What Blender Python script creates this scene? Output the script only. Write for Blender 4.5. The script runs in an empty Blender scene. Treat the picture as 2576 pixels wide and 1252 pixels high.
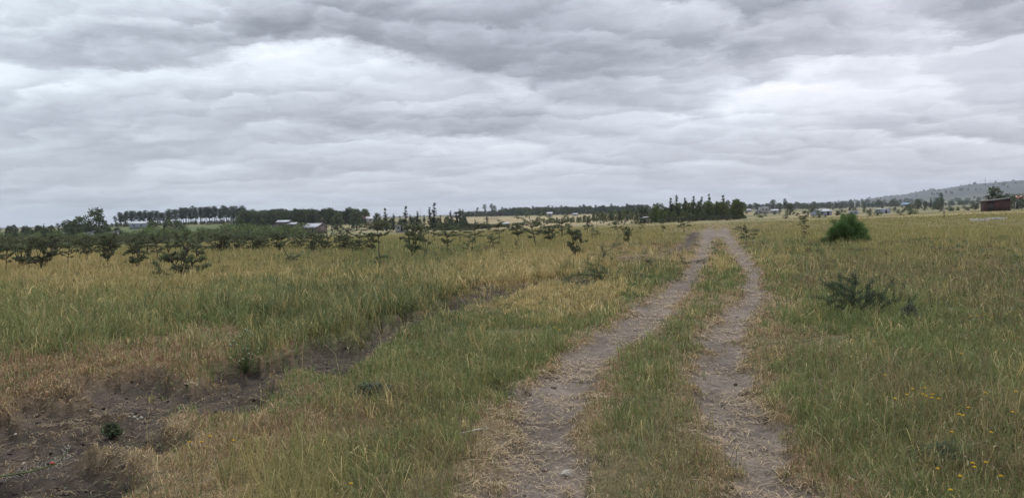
import bpy, math
import numpy as np
from mathutils import Matrix, Vector

rng = np.random.default_rng(7)
scene = bpy.context.scene
C = scene.collection
W_, H_ = 1024, 497
F = 758.0; EYE = 1.6
PITCH = math.atan(36.5/F); ROLL = math.atan(0.0285)
D = 2.5156                                   # survey sheet units per picture unit

# ------------------------------------------------------------------ camera
cp, sp = math.cos(PITCH), math.sin(PITCH)
Fv = np.array([0, cp, -sp]); R0 = np.array([1., 0, 0]); U0 = np.array([0, sp, cp])
cr, sr = math.cos(ROLL), math.sin(ROLL)
Rv = R0*cr - U0*sr; Uv = U0*cr + R0*sr
cam = bpy.data.cameras.new('camera'); co = bpy.data.objects.new('camera', cam); C.objects.link(co)
M = Matrix(((Rv[0], Uv[0], -Fv[0], 0), (Rv[1], Uv[1], -Fv[1], 0), (Rv[2], Uv[2], -Fv[2], EYE), (0, 0, 0, 1)))
co.matrix_world = M
cam.sensor_width = 36; cam.lens = 36*F/W_; cam.clip_start = 0.05; cam.clip_end = 30000
scene.camera = co
scene.render.resolution_x = W_; scene.render.resolution_y = H_

def ray(px, py):
    d = Fv*F + Rv*(px-512) - Uv*(py-248.5)
    return d/d[1]                            # unit depth
def project(x, y, z):
    dz = z-EYE
    f = y*Fv[1]+dz*Fv[2]
    f = np.where(f > 0.05, f, 0.05)
    X = (x*Rv[0]+y*Rv[1]+dz*Rv[2])/f*F+512
    Y = 248.5-(x*Uv[0]+y*Uv[1]+dz*Uv[2])/f*F
    return X, Y

# ------------------------------------------------------------------ noise
def _h(ix, iy, s):
    n = (ix.astype(np.int64)*374761393 + iy.astype(np.int64)*668265263 + s*1442695041) & 0xFFFFFFFF
    n = ((n ^ (n >> 13))*1274126177) & 0xFFFFFFFF
    return ((n ^ (n >> 16)) & 0xFFFF)/65535.0
def vnoise(x, y, s=0):
    ix = np.floor(x); iy = np.floor(y); fx = x-ix; fy = y-iy
    fx = fx*fx*(3-2*fx); fy = fy*fy*(3-2*fy)
    a = _h(ix, iy, s); b = _h(ix+1, iy, s); c = _h(ix, iy+1, s); d = _h(ix+1, iy+1, s)
    return (a*(1-fx)+b*fx)*(1-fy)+(c*(1-fx)+d*fx)*fy
def fbm(x, y, s=0, o=4):
    t = 0; a = 1; n = 0
    for i in range(o):
        t = t+a*vnoise(x*2**i+17.3*i, y*2**i-9.1*i, s+i); n += a; a *= .5
    return t/n
def sst(a, b, x):
    t = np.clip((x-a)/(b-a), 0, 1); return t*t*(3-2*t)

# ------------------------------------------------------------------ terrain
TX = np.array([-600, 0, 200, 400, 550, 715, 850, 894, 934, 974, 1024, 1300, 2200], float)
TR = np.array([0, 50, 80, 130, 200, 320, 600, 1000, 2000, 2800, 3600, 4500, 5500, 9500], float)
TZ = np.array([
 [0, 0, -.6, -1.9, -3.0, -4.3, -1.2, -1.5, -3, -4, -4, -4, -4, -6],
 [0, 0, -.6, -1.9, -3.0, -4.3, -1.2, -1.5, -3, -4, -4, -4, -4, -6],
 [0, 0, -.6, -1.9, -3.0, -4.3, -0.3, -1.5, -3, -4, -4, -4, -4, -6],
 [0, 0, -.55, -1.8, -2.9, -4.0, -1.8, -2.0, -3, -4, -4, -4, -4, -6],
 [0, 0, -.45, -1.5, -2.6, -3.7, -4.2, -2.6, -3, -4, -4, -4, -4, -6],
 [0, 0, -.35, -1.1, -1.8, -3.0, -4.0, -4, -4, -4, -3, -2, -1, -6],
 [0, 0, -.25, -0.9, -1.7, -2.6, -4.5, -6, -8, -6, 0, 9, 8, 0],
 [0, 0, -.2, -0.8, -1.5, -2.5, -4.5, -6, -8, -5, 12, 33, 28, 10],
 [0, 0, -.1, -0.6, -1.2, -2.3, -4.5, -6, -8, -3, 24, 56, 50, 30],
 [0, 0, .0, -0.5, -1.0, -2.1, -4.5, -6, -8, 0, 38, 80, 76, 50],
 [0, 0, .0, -0.4, -0.9, -2.0, -4.5, -6, -8, 2, 42, 87, 84, 60],
 [0, 0, .0, -0.4, -0.9, -2.0, -4.5, -6, -8, 2, 40, 95, 90, 60],
 [0, 0, .0, -0.4, -0.9, -2.0, -4.5, -6, -8, -6, 10, 20, 20, 10]], float)

# strips of bare earth: rows of (sheet y, centre x, half width)
TRK_L = np.array([(560,1782,5),(575,1785,11),(590,1782,17),(620,1774,18),(650,1760,22),(700,1730,36),(740,1688,44),(800,1618,58),(850,1545,70),
                  (900,1478,80),(1000,1395,95),(1100,1342,106),(1252,1300,128),(1500,1260,160),(2600,1120,330)], float)
TRK_L[:, 2] *= .92
TRK_R = np.array([(560,1822,6),(575,1822,10),(600,1832,15),(650,1868,20),(700,1900,24),(740,1897,32),(800,1850,44),(850,1824,56),(900,1816,68),
                  (1000,1838,82),(1100,1880,92),(1252,1962,104),(1500,2030,130),(2600,2500,260)], float)
GUL = [(-300,1250,70),(-100,1190,66),(30,1140,60),(200,1092,50),(300,1052,42),(400,1003,38),(510,972,32),(600,942,24),(700,908,30),(800,892,36),(870,882,38),
       (930,852,30),(960,826,26),(1040,800,24),(1130,766,19),(1230,737,20),(1330,718,13),(1450,700,9),(1600,665,8),(1700,632,9),(1738,606,14),(1748,588,10)]
SOILB = [(60,1065,250,44,1),(330,965,150,44,1),(160,1010,160,30,.9),(390,1085,120,42,1),(130,1200,260,90,1),(-200,1180,300,120,1),(560,985,130,44,1),(640,950,60,26,.8),(830,880,80,42,1),(600,925,90,18,.6),
         (870,915,70,34,1),(1220,735,80,20,.9),(1290,975,70,16,.5),(1740,602,18,15,1),(1716,625,26,10,.8),
         (1620,655,80,12,.7),(1480,715,80,10,.5)]

def sheet(x, y):
    X, Y = project(x, y, np.zeros_like(x)); return X*D, Y*D
def zones(x, y):
    """track earth, gully earth (0..1) at ground points"""
    r = np.hypot(x, y)
    X, Y = sheet(x, y)
    ppm = F*D/np.maximum(y, .8)                       # sheet units per metre
    n1 = (fbm(x*1.7, y*1.7, 3, 4)-.5); n2 = (fbm(x*1.7+50, y*1.7, 5, 4)-.5)
    f1 = (fbm(x*8, y*8, 13, 2)-.5)
    front = sst(1.0, 2.2, y)
    def strip(T):
        xc = np.interp(Y, T[:, 0], T[:, 1]); hw = np.interp(Y, T[:, 0], T[:, 2])
        q = np.abs(X+n1*ppm*.45+f1*ppm*.34-xc)/hw
        return (1-sst(.75, 1.22, q))*(Y > 566)
    trk = np.maximum(strip(TRK_L), strip(TRK_R))
    # junction of both wheel lines
    q = np.hypot((X-1800)/48, (Y-588)/10); trk = np.maximum(trk, (1-sst(.6, 1.2, q+n1))*.9)
    g = np.zeros_like(X)
    Xw = X+n1*ppm*.55+f1*ppm*.25; Yw = Y+n2*ppm*.17+f1*ppm*.07
    for (x0, y0, w0), (x1, y1, w1) in zip(GUL[:-1], GUL[1:]):
        dx, dy = x1-x0, y1-y0
        t = np.clip(((Xw-x0)*dx+(Yw-y0)*dy)/(dx*dx+dy*dy), 0, 1)
        dd = np.abs(np.hypot((Xw-(x0+t*dx))*.45, Yw-(y0+t*dy)))/(w0+t*(w1-w0))*1.3
        g = np.maximum(g, 1-sst(.72, 1.12, dd))
    for cx, cy, rx, ry, a in SOILB:
        q = np.hypot((Xw-cx)/rx, (Yw-cy)/ry)
        g = np.maximum(g, (1-sst(.70, 1.12, q))*a)
    return trk*front*(r < 140), g*front*(r < 140), X, Y
def halo(X, Y, x, y):
    ppm = F*D/np.maximum(y, .8); n = (fbm(x*1.1, y*1.1, 201, 4)-.5); o = 0
    for T in (TRK_L, TRK_R):
        xc = np.interp(Y, T[:, 0], T[:, 1]); hw = np.interp(Y, T[:, 0], T[:, 2]); q = (np.abs(X-xc)-hw)/ppm
        o = np.maximum(o, 1-sst(.02, .34, q+n*.45))
    return o
def height(x, y, z3=None):
    x = np.asarray(x, float); y = np.asarray(y, float)
    r = np.hypot(x, y)
    px = 512+F*np.tan(np.clip(np.arctan2(x, np.where(y > 0, y, 1e-3)), -1.15, 1.15))
    px = np.where(y > 0, px, np.where(x > 0, 2200, -600)); px = np.clip(px, TX[0], TX[-1])
    i = np.clip(np.searchsorted(TX, px)-1, 0, len(TX)-2); fx = (px-TX[i])/(TX[i+1]-TX[i]); fx = fx*fx*(3-2*fx)*.5+fx*.5
    j = np.clip(np.searchsorted(TR, r)-1, 0, len(TR)-2); fr = np.clip((r-TR[j])/(TR[j+1]-TR[j]), 0, 1); fr = fr*fr*(3-2*fr)*.6+fr*.4
    z = (TZ[i, j]*(1-fr)+TZ[i, j+1]*fr)*(1-fx)+(TZ[i+1, j]*(1-fr)+TZ[i+1, j+1]*fr)*fx
    z = z+sst(2200, 4200, r)*(fbm(x/260, y/260, 91, 4)-.5)*9*sst(700, 930, px)
    z = z+(fbm(x*.5, y*.5, 21, 3)-.5)*.07*sst(900, 200, r)
    if z3 is None: z3 = zones(x, y)
    trk, g = z3[0], z3[1]
    near = 1-sst(60, 130, r)
    z = z+near*((fbm(x*3, y*3, 31, 3)-.5)*.045 - trk*.055 - g*.21*np.clip(1.1-np.abs(r-8)/30, .3, 1) + g*(fbm(x*5, y*5, 33, 4)-.5)*.20 + trk*(fbm(x*4, y*4, 35, 4)-.5)*.07 + trk*(fbm(x*14, y*14, 36, 3)-.5)*.03)
    return z
def hgt(x, y): return float(height(np.array([x]), np.array([y]))[0])
def at(px, depth):
    hy = 212-.0285*(px-512); d = ray(px, hy)
    x, y = d[0]*depth, depth
    return x, y, hgt(x, y)
def ground_hit(px, py, lift=0.0):
    d = ray(px, py); ys = np.geomspace(2, 2500, 1500)
    zz = height(d[0]*ys, ys)+lift; rz = EYE+d[2]*ys
    k = np.argmax(rz < zz) if (rz < zz).any() else len(ys)-1
    return d[0]*ys[k], ys[k], float(zz[k]-lift)

# ------------------------------------------------------------------ mesh helpers
def make_mesh(name, V, Fs, col=None, mats=(), mi=None, smooth=False):
    me = bpy.data.meshes.new(name)
    V = np.asarray(V, np.float32)
    me.vertices.add(len(V)); me.vertices.foreach_set('co', V.ravel())
    Fs = [np.asarray(f, np.int32) for f in Fs if len(f)]
    tot = np.concatenate([np.full(len(f), f.shape[1], np.int32) for f in Fs])
    loops = np.concatenate([f.ravel() for f in Fs])
    me.loops.add(len(loops)); me.loops.foreach_set('vertex_index', loops)
    me.polygons.add(len(tot)); st = np.zeros(len(tot), np.int32); st[1:] = np.cumsum(tot)[:-1]
    me.polygons.foreach_set('loop_start', st)
    if mi is not None: me.polygons.foreach_set('material_index', np.asarray(mi, np.int32))
    if smooth: me.polygons.foreach_set('use_smooth', np.ones(len(tot), bool))
    me.update(calc_edges=True)
    if col is not None:
        a = me.color_attributes.new('col', 'FLOAT_COLOR', 'POINT')
        c4 = np.ones((len(V), 4), np.float32); c4[:, :3] = col; a.data.foreach_set('color', c4.ravel())
    for m in mats: me.materials.append(m)
    return me
class MB:
    def __init__(s): s.V = []; s.Fq = []; s.Ft = []; s.n = 0; s.C = []
    def add(s, V, Q=None, T=None, col=(1, 1, 1)):
        V = np.asarray(V, float); s.V.append(V)
        c = np.asarray(col, float); s.C.append(np.broadcast_to(c, (len(V), 3)).copy())
        if Q is not None and len(Q): s.Fq.append(np.asarray(Q)+s.n)
        if T is not None and len(T): s.Ft.append(np.asarray(T)+s.n)
        s.n += len(V)
    def box(s, x0, x1, y0, y1, z0, z1, col=(1, 1, 1)):
        V = [(x, y, z) for z in (z0, z1) for y in (y0, y1) for x in (x0, x1)]
        s.add(V, [(0, 2, 3, 1), (4, 5, 7, 6), (0, 1, 5, 4), (2, 6, 7, 3), (0, 4, 6, 2), (1, 3, 7, 5)], col=col)
    def prism(s, pts, y0, y1, col=(1, 1, 1)):           # polygon in xz extruded along y (convex)
        n = len(pts); V = [(x, y0, z) for x, z in pts]+[(x, y1, z) for x, z in pts]
        Q = [(i, (i+1) % n, n+(i+1) % n, n+i) for i in range(n)]
        T = [(0, i+1, i) for i in range(1, n-1)]+[(n, n+i, n+i+1) for i in range(1, n-1)]
        s.add(V, Q, T, col)
    def tube(s, P, R, k=5, col=(1, 1, 1)):
        P = np.asarray(P, float); R = np.broadcast_to(np.asarray(R, float), (len(P),))
        T = np.gradient(P, axis=0); T /= np.linalg.norm(T, axis=1)[:, None]+1e-9
        a = np.array([0.31, .17, .93]) if abs(T[0, 2]) < .9 else np.array([1., .1, 0])
        U = np.cross(T, a); U /= np.linalg.norm(U, axis=1)[:, None]+1e-9; Wn = np.cross(T, U)
        th = np.arange(k)*2*math.pi/k
        V = (P[:, None]+R[:, None, None]*(np.cos(th)[None, :, None]*U[:, None]+np.sin(th)[None, :, None]*Wn[:, None])).reshape(-1, 3)
        Q = [(i*k+j, i*k+(j+1) % k, (i+1)*k+(j+1) % k, (i+1)*k+j) for i in range(len(P)-1) for j in range(k)]
        n = (len(P)-1)*k
        T3 = [(0, j+1, j) for j in range(1, k-1)]+[(n, n+j, n+j+1) for j in range(1, k-1)]
        s.add(V, Q, T3, col)
    def leaves(s, P, L, Wd, g, col, var=.25, up=0.0, dirs=None):
        """small rhombic leaves at P"""
        P = np.asarray(P, float); n = len(P)
        a = g.normal(size=(n, 3)) if dirs is None else dirs+g.normal(size=(n, 3))*.35
        a[:, 2] += up; a /= np.linalg.norm(a, axis=1)[:, None]+1e-9
        b = np.cross(a, g.normal(size=(n, 3))); b /= np.linalg.norm(b, axis=1)[:, None]+1e-9
        l = L*g.uniform(.6, 1.3, n)[:, None]; w = Wd*g.uniform(.6, 1.3, n)[:, None]
        V = np.stack([P-a*l*.5, P+b*w*.5-a*l*.05, P+a*l*.5, P-b*w*.5-a*l*.05], 1).reshape(-1, 3)
        Q = np.arange(4*n).reshape(-1, 4)
        col = np.asarray(col, float)
        if col.ndim == 1: col = np.broadcast_to(col, (n, 3))
        c = col*g.uniform(1-var, 1+var, (n, 1))*(1+g.normal(size=(n, 3))*.06)
        s.V.append(V); s.Fq.append(Q+s.n); s.C.append(np.repeat(np.clip(c, .003, 1), 4, 0)); s.n += 4*n
    def mesh(s, name, mats=(), smooth=False):
        V = np.concatenate(s.V); Fs = []
        if s.Fq: Fs.append(np.concatenate(s.Fq))
        if s.Ft: Fs.append(np.concatenate(s.Ft))
        return make_mesh(name, V, Fs, np.concatenate(s.C), mats, smooth=smooth)
def link(name, me, parent=None, loc=(0, 0, 0), rz=0):
    o = bpy.data.objects.new(name, me); C.objects.link(o); o.location = loc; o.rotation_euler = (0, 0, rz)
    if parent: o.parent = parent
    return o
def tag(o, label=None, cat=None, group=None, kind=None):
    if label: o['label'] = label
    if cat: o['category'] = cat
    if group: o['group'] = group
    if kind: o['kind'] = kind
    return o

# ------------------------------------------------------------------ materials
def nt(mat): mat.use_nodes = True; t = mat.node_tree; t.nodes.clear(); return t
def leaf_mat(name, trans=.35, rough=.7):
    m = bpy.data.materials.new(name); t = nt(m); N = t.nodes; L = t.links
    o = N.new('ShaderNodeOutputMaterial'); a = N.new('ShaderNodeAttribute'); a.attribute_name = 'col'
    oi = N.new('ShaderNodeObjectInfo'); hs = N.new('ShaderNodeHueSaturation')
    mr = N.new('ShaderNodeMapRange'); mr.inputs['To Min'].default_value = .8; mr.inputs['To Max'].default_value = 1.2
    L.new(oi.outputs['Random'], mr.inputs['Value']); L.new(mr.outputs[0], hs.inputs['Value']); L.new(a.outputs['Color'], hs.inputs['Color'])
    d = N.new('ShaderNodeBsdfPrincipled'); d.inputs['Roughness'].default_value = rough; d.inputs['Specular IOR Level'].default_value = .25
    tr = N.new('ShaderNodeBsdfTranslucent'); mx = N.new('ShaderNodeMixShader'); mx.inputs[0].default_value = trans
    L.new(hs.outputs[0], d.inputs['Base Color']); L.new(hs.outputs[0], tr.inputs['Color'])
    L.new(d.outputs[0], mx.inputs[1]); L.new(tr.outputs[0], mx.inputs[2]); L.new(mx.outputs[0], o.inputs['Surface'])
    return m
def surf_mat(name, c, c2=None, scale=3.0, rough=.85, metal=0, stretch=(1, 1, 1), bump=.3, wave=None):
    m = bpy.data.materials.new(name); t = nt(m); N = t.nodes; L = t.links
    o = N.new('ShaderNodeOutputMaterial'); p = N.new('ShaderNodeBsdfPrincipled'); tc = N.new('ShaderNodeTexCoord')
    mp = N.new('ShaderNodeMapping'); mp.inputs['Scale'].default_value = stretch; L.new(tc.outputs['Object'], mp.inputs['Vector'])
    n = N.new('ShaderNodeTexNoise'); n.inputs['Scale'].default_value = scale; n.inputs['Detail'].default_value = 6; n.inputs['Roughness'].default_value = .65
    L.new(mp.outputs[0], n.inputs['Vector'])
    mx = N.new('ShaderNodeMix'); mx.data_type = 'RGBA'; c2 = c2 or tuple(v*.6 for v in c)
    mx.inputs[6].default_value = (*c, 1); mx.inputs[7].default_value = (*c2, 1)
    mr = N.new('ShaderNodeMapRange'); mr.inputs['From Min'].default_value = .38; mr.inputs['From Max'].default_value = .66
    L.new(n.outputs['Fac'], mr.inputs['Value']); L.new(mr.outputs[0], mx.inputs[0]); L.new(mx.outputs[2], p.inputs['Base Color'])
    b = N.new('ShaderNodeBump'); b.inputs['Strength'].default_value = bump; b.inputs['Distance'].default_value = .02
    if wave:
        w = N.new('ShaderNodeTexWave'); w.inputs['Scale'].default_value = wave; w.bands_direction = 'X'; L.new(tc.outputs['Object'], w.inputs['Vector'])
        L.new(w.outputs['Fac'], b.inputs['Height']); b.inputs['Strength'].default_value = .8
    else: L.new(n.outputs['Fac'], b.inputs['Height'])
    L.new(b.outputs[0], p.inputs['Normal'])
    p.inputs['Roughness'].default_value = rough; p.inputs['Metallic'].default_value = metal
    L.new(p.outputs[0], o.inputs['Surface']); return m
LEAF = leaf_mat('foliage'); GRASS = leaf_mat('grass_blade', .3, .6)
BARK = surf_mat('bark', (.07, .055, .045), (.03, .024, .02), 12)
PBARK = surf_mat('pale_bark', (.16, .14, .12), (.07, .06, .05), 6)

# ------------------------------------------------------------------ vegetation survey sheet
TYPES = 'abgdrsmk'
#        height, palette colours
GT = {'a': (.27, [(.40, .31, .14), (.33, .26, .115), (.26, .23, .095), (.44, .355, .18)]),
      'b': (.21, [(.27, .235, .10), (.215, .205, .08), (.33, .265, .125), (.175, .18, .07)]),
      'g': (.14, [(.135, .168, .058), (.165, .185, .07), (.21, .205, .085), (.105, .140, .048)]),
      'd': (.30, [(.125, .150, .058), (.10, .125, .05), (.18, .18, .08), (.085, .11, .045)]),
      'r': (.085, [(.27, .175, .10), (.21, .135, .08), (.34, .25, .145), (.18, .145, .07)]),
      's': (.040, [(.36, .26, .14), (.28, .195, .11), (.42, .32, .19), (.20, .175, .08)]),
      'm': (.155, [(.20, .17, .08), (.155, .16, .065), (.26, .20, .11), (.13, .14, .058), (.16, .105, .07)]),
      'k': (.055, [(.17, .165, .075), (.21, .175, .085), (.26, .205, .11), (.13, .14, .06), (.24, .165, .095)])}
MX = np.arange(0, 2601, 200)
MY = [560, 590, 620, 660, 700, 750, 800, 850, 900, 950, 1000, 1050, 1100, 1200, 1300]
MROWS = ['bbbbbbbbbsbbbb', 'bbbbbbbbbsbbbb', 'bbbbbgbbrrgbmb', 'aabbbggaragmmm', 'bababbaaggsmmm', 'gbbggdragksggm',
         'gmggddggkksggm', 'gbrrgggggksggg', 'rrrrggggkksggm', 'rrrsgggkkksmmg', 'rrssrmgkkksgmm', 'rrssrmgkkksgmm',
         'rssrmmgkkkmrgm', 'rssbgmmkkkmrgg', 'rssbgmmkkkmrgg']
GRID = np.array([[TYPES.index(ch) for ch in r_] for r_ in MROWS])
SPOTS = [  # sheet x, y, rx, ry, type, chance: patches seen in the field
 (820,770,130,50,'d',.9),(1000,700,90,28,'d',.8),(1010,750,60,30,'d',.8),(1150,640,120,16,'g',.8),(1300,690,130,22,'a',.8),(1180,700,110,20,'a',.7),(1560,690,110,26,'d',.6),
 (1650,650,60,20,'r',.7),(1560,640,50,14,'r',.6),(2120,790,170,45,'g',.8),(1950,860,60,60,'r',.5),(2150,1160,130,60,'r',.85),(2250,1100,110,70,'g',.9),(2230,850,120,40,'g',.7),
 (380,885,330,36,'r',.9),(90,930,200,40,'r',.9),(700,850,90,24,'r',.8),(120,860,200,40,'g',.8),(330,820,80,25,'d',.6),(500,1180,120,60,'s',.4),(850,1090,110,50,'r',.8),(700,1050,120,60,'s',.6),
 (930,1150,120,50,'g',.8),(1150,1040,100,50,'g',.8),(1180,920,140,60,'g',.8),(930,920,110,50,'g',.7),(1600,1090,110,60,'g',.7),(1560,960,60,40,'g',.8),(1680,900,60,40,'s',.8),
 (1820,690,60,60,'k',.6),(1740,800,70,40,'k',.6),(1900,780,40,60,'s',.7),(1930,690,35,50,'s',.8),(2000,620,120,30,'g',.9),(2100,640,120,26,'g',.8),(2300,640,180,30,'b',.6),(2450,700,150,40,'m',.7),
 (1700,740,30,30,'s',.6),(1500,800,60,30,'r',.4),(1370,870,60,20,'r',.5),(620,930,60,20,'g',.8),(530,940,60,20,'g',.5),(470,1000,80,22,'g',.7),(700,930,80,16,'g',.6)]
def gtype(x, y, X, Y, g):
    n = len(X); ppm = F*D/np.maximum(y, .8)
    a = (fbm(x*.7, y*.7, 41, 4)-.5)*1.8; b = (fbm(x*.7, y*.7, 45, 4)-.5)*1.8
    Xw = X+a*ppm*np.clip(.6+y*.05, .6, 4)+g.normal(size=n)*105; Yw = Y+b*ppm*.45+g.normal(size=n)*ppm*.10
    fx = np.clip(Xw/200, 0, len(MX)-1.001); fy = np.interp(Yw, MY, np.arange(len(MY)))
    i = np.clip(np.floor(fx+(g.random(n)-.5)*.7+.5).astype(int), 0, len(MX)-1); j = np.clip(np.floor(fy+(g.random(n)-.5)*.8+.5).astype(int), 0, len(MY)-1)
    t = GRID[j, i]
    for cx, cy, rx, ry, k, p in SPOTS:
        q = np.hypot((Xw-cx)/rx, (Yw-cy)/ry)
        t = np.where((q < 1.05) & (g.random(n) < .85*p*np.clip(1.45-q, 0, 1)), TYPES.index(k), t)
    hl = halo(X, Y, x, y); u = g.random(n)
    t = np.where(g.random(n) < hl*.85, np.where(u < .62, TYPES.index('s'), np.where(u < .85, TYPES.index('r'), TYPES.index('k'))), t)
    return t

# ------------------------------------------------------------------ ground sheet
def build_ground():
    azf = np.radians(np.arange(-58, 58.01, .15)); azb = np.radians(np.arange(60, 301, 3.0))
    az = np.concatenate([azf, azb]); nA = len(az)
    R = np.concatenate([[0.4, 1.0, 1.8], np.geomspace(2.6, 9500, 520)])
    A, RR = np.meshgrid(az, R); x = (RR*np.sin(A)).ravel(); y = (RR*np.cos(A)).ravel()
    z3 = zones(x, y); z = height(x, y, z3); trk, g, X, Y = z3
    r = np.hypot(x, y)
    V = np.stack([x, y, z], 1); V = np.vstack([V, [[0, 0, hgt(0, .1)]]])
    nR = len(R); idx = np.arange(nR*nA).reshape(nR, nA); nx = np.roll(idx, -1, 1)
    Q = np.stack([idx[:-1], nx[:-1], nx[1:], idx[1:]], -1).reshape(-1, 4)[:, ::-1]
    T = np.stack([np.full(nA, nR*nA), nx[0], idx[0]], -1)[:, ::-1]
    # colour of what covers the ground
    g2 = np.random.default_rng(3); ty = gtype(x, y, X, Y, g2)
    tc = np.array([np.mean(GT[k][1], 0) for k in TYPES]); near = tc[ty]*.75*.6+np.array([.12, .09, .06])*.4
    n = fbm(x/22, y/22, 61, 5); n2 = fbm(x/70, y/35, 67, 4); n3 = fbm(x/6, y/6, 71, 4); n4 = fbm(x/400, y/110, 77, 4)
    gold = np.array([.27, .215, .115]); green = np.array([.105, .12, .055]); brown = np.array([.15, .11, .075]); dark = np.array([.06, .07, .035])
    w = sst(.40, .60, n*.5+n2*.5)[:, None]; far = gold*w+green*(1-w)
    w = (sst(.55, .72, n3)*.55)[:, None]; far = far*(1-w)+brown*w
    px = X/D
    Xf = 512+F*x/np.maximum(y, 1)
    lw = (sst(380, 250, Xf)*sst(110, 150, r)*sst(700, 500, r)*.85)[:, None]; far = far*(1-lw)+np.array([.07, .10, .035])*lw       # green scrub land on the left
    lw = (sst(430, 450, Xf)*sst(760, 600, Xf)*sst(190, 240, r)*sst(1100, 900, r)*.8)[:, None]; far = far*(1-lw)+np.array([.29, .228, .13])*lw*(.75+.5*n3[:, None])+0*lw
    dw = (sst(800, 900, r)*sst(.42, .55, n4))[:, None]; far = far*(1-dw*.8)+np.array([.10, .11, .07])*dw*.8
    hw = (sst(2600, 3200, r))[:, None]; hc = np.array([.080, .084, .072])*(.30+.95*fbm(x/300, y/120, 81, 5)[:, None]); far = far*(1-hw)+hc*hw
    wn = sst(75, 120, r)[:, None]; col = near*(1-wn)+far*wn
    tr_c = np.array([.172, .140, .114])*(.55+.9*fbm(x*2.3, y*1.4, 51, 5)[:, None]); gu_c = np.array([.064, .050, .039])*(.45+1.2*fbm(x*2, y*2, 53, 4)[:, None])
    # worn pale crown of the old path in the gully
    col = col*(1-g[:, None])+gu_c*g[:, None]; col = col*(1-trk[:, None])+tr_c*trk[:, None]
    col = np.vstack([col, [tr_c[0]]])
    m = bpy.data.materials.new('savanna_ground'); t = nt(m); N = t.nodes; L = t.links
    o = N.new('ShaderNodeOutputMaterial'); p = N.new('ShaderNodeBsdfPrincipled'); p.inputs['Roughness'].default_value = .95; p.inputs['Specular IOR Level'].default_value = .15
    a = N.new('ShaderNodeAttribute'); a.attribute_name = 'col'; tcn = N.new('ShaderNodeTexCoord')
    def noise(s, d=6, r_=.65):
        q = N.new('ShaderNodeTexNoise'); q.inputs['Scale'].default_value = s; q.inputs['Detail'].default_value = d; q.inputs['Roughness'].default_value = r_
        L.new(tcn.outputs['Object'], q.inputs['Vector']); return q
    q1 = noise(9, 9, .75); q2 = noise(45, 4, .7); q3 = noise(.35, 8, .7)
    def mr(q, a0, a1, b0, b1):
        k = N.new('ShaderNodeMapRange'); k.inputs[1].default_value = a0; k.inputs[2].default_value = a1; k.inputs[3].default_value = b0; k.inputs[4].default_value = b1
        L.new(q.outputs['Fac'], k.inputs[0]); return k.outputs[0]
    def mul(a_, b_):
        k = N.new('ShaderNodeMath'); k.operation = 'MULTIPLY'; L.new(a_, k.inputs[0]); L.new(b_, k.inputs[1]); return k.outputs[0]
    f = mul(mul(mr(q1, .3, .7, .55, 1.45), mr(q2, .3, .7, .7, 1.3)), mr(q3, .3, .7, .75, 1.25))
    mx = N.new('ShaderNodeVectorMath'); mx.operation = 'SCALE'; L.new(a.outputs['Color'], mx.inputs[0]); L.new(f, mx.inputs['Scale'])
    L.new(mx.outputs[0], p.inputs['Base Color'])
    vo = N.new('ShaderNodeTexVoronoi'); vo.feature = 'DISTANCE_TO_EDGE'; vo.inputs['Scale'].default_value = 7; vo.inputs['Randomness'].default_value = 1
    wp = N.new('ShaderNodeVectorMath'); wp.operation = 'ADD'; nc = noise(4, 4); sc = N.new('ShaderNodeVectorMath'); sc.operation = 'SCALE'; sc.inputs['Scale'].default_value = .35
    L.new(nc.outputs['Color'], sc.inputs[0]); L.new(tcn.outputs['Object'], wp.inputs[0]); L.new(sc.outputs[0], wp.inputs[1]); L.new(wp.outputs[0], vo.inputs['Vector'])
    vr = N.new('ShaderNodeMapRange'); vr.inputs[2].default_value = .05; L.new(vo.outputs['Distance'], vr.inputs[0])
    b1 = N.new('ShaderNodeBump'); b1.inputs['Strength'].default_value = .5; b1.inputs['Distance'].default_value = .02; L.new(vr.outputs[0], b1.inputs['Height'])
    b2 = N.new('ShaderNodeBump'); b2.inputs['Strength'].default_value = .9; b2.inputs['Distance'].default_value = .035; L.new(q1.outputs['Fac'], b2.inputs['Height']); L.new(b1.outputs[0], b2.inputs['Normal'])
    b3 = N.new('ShaderNodeBump'); b3.inputs['Strength'].default_value = .7; b3.inputs['Distance'].default_value = .01; L.new(q2.outputs['Fac'], b3.inputs['Height']); L.new(b2.outputs[0], b3.inputs['Normal'])
    L.new(b3.outputs[0], p.inputs['Normal']); L.new(p.outputs[0], o.inputs['Surface'])
    tag(link('ground', make_mesh('ground', V, [Q, T], col, [m], smooth=True)), kind='structure')
build_ground()

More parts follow.
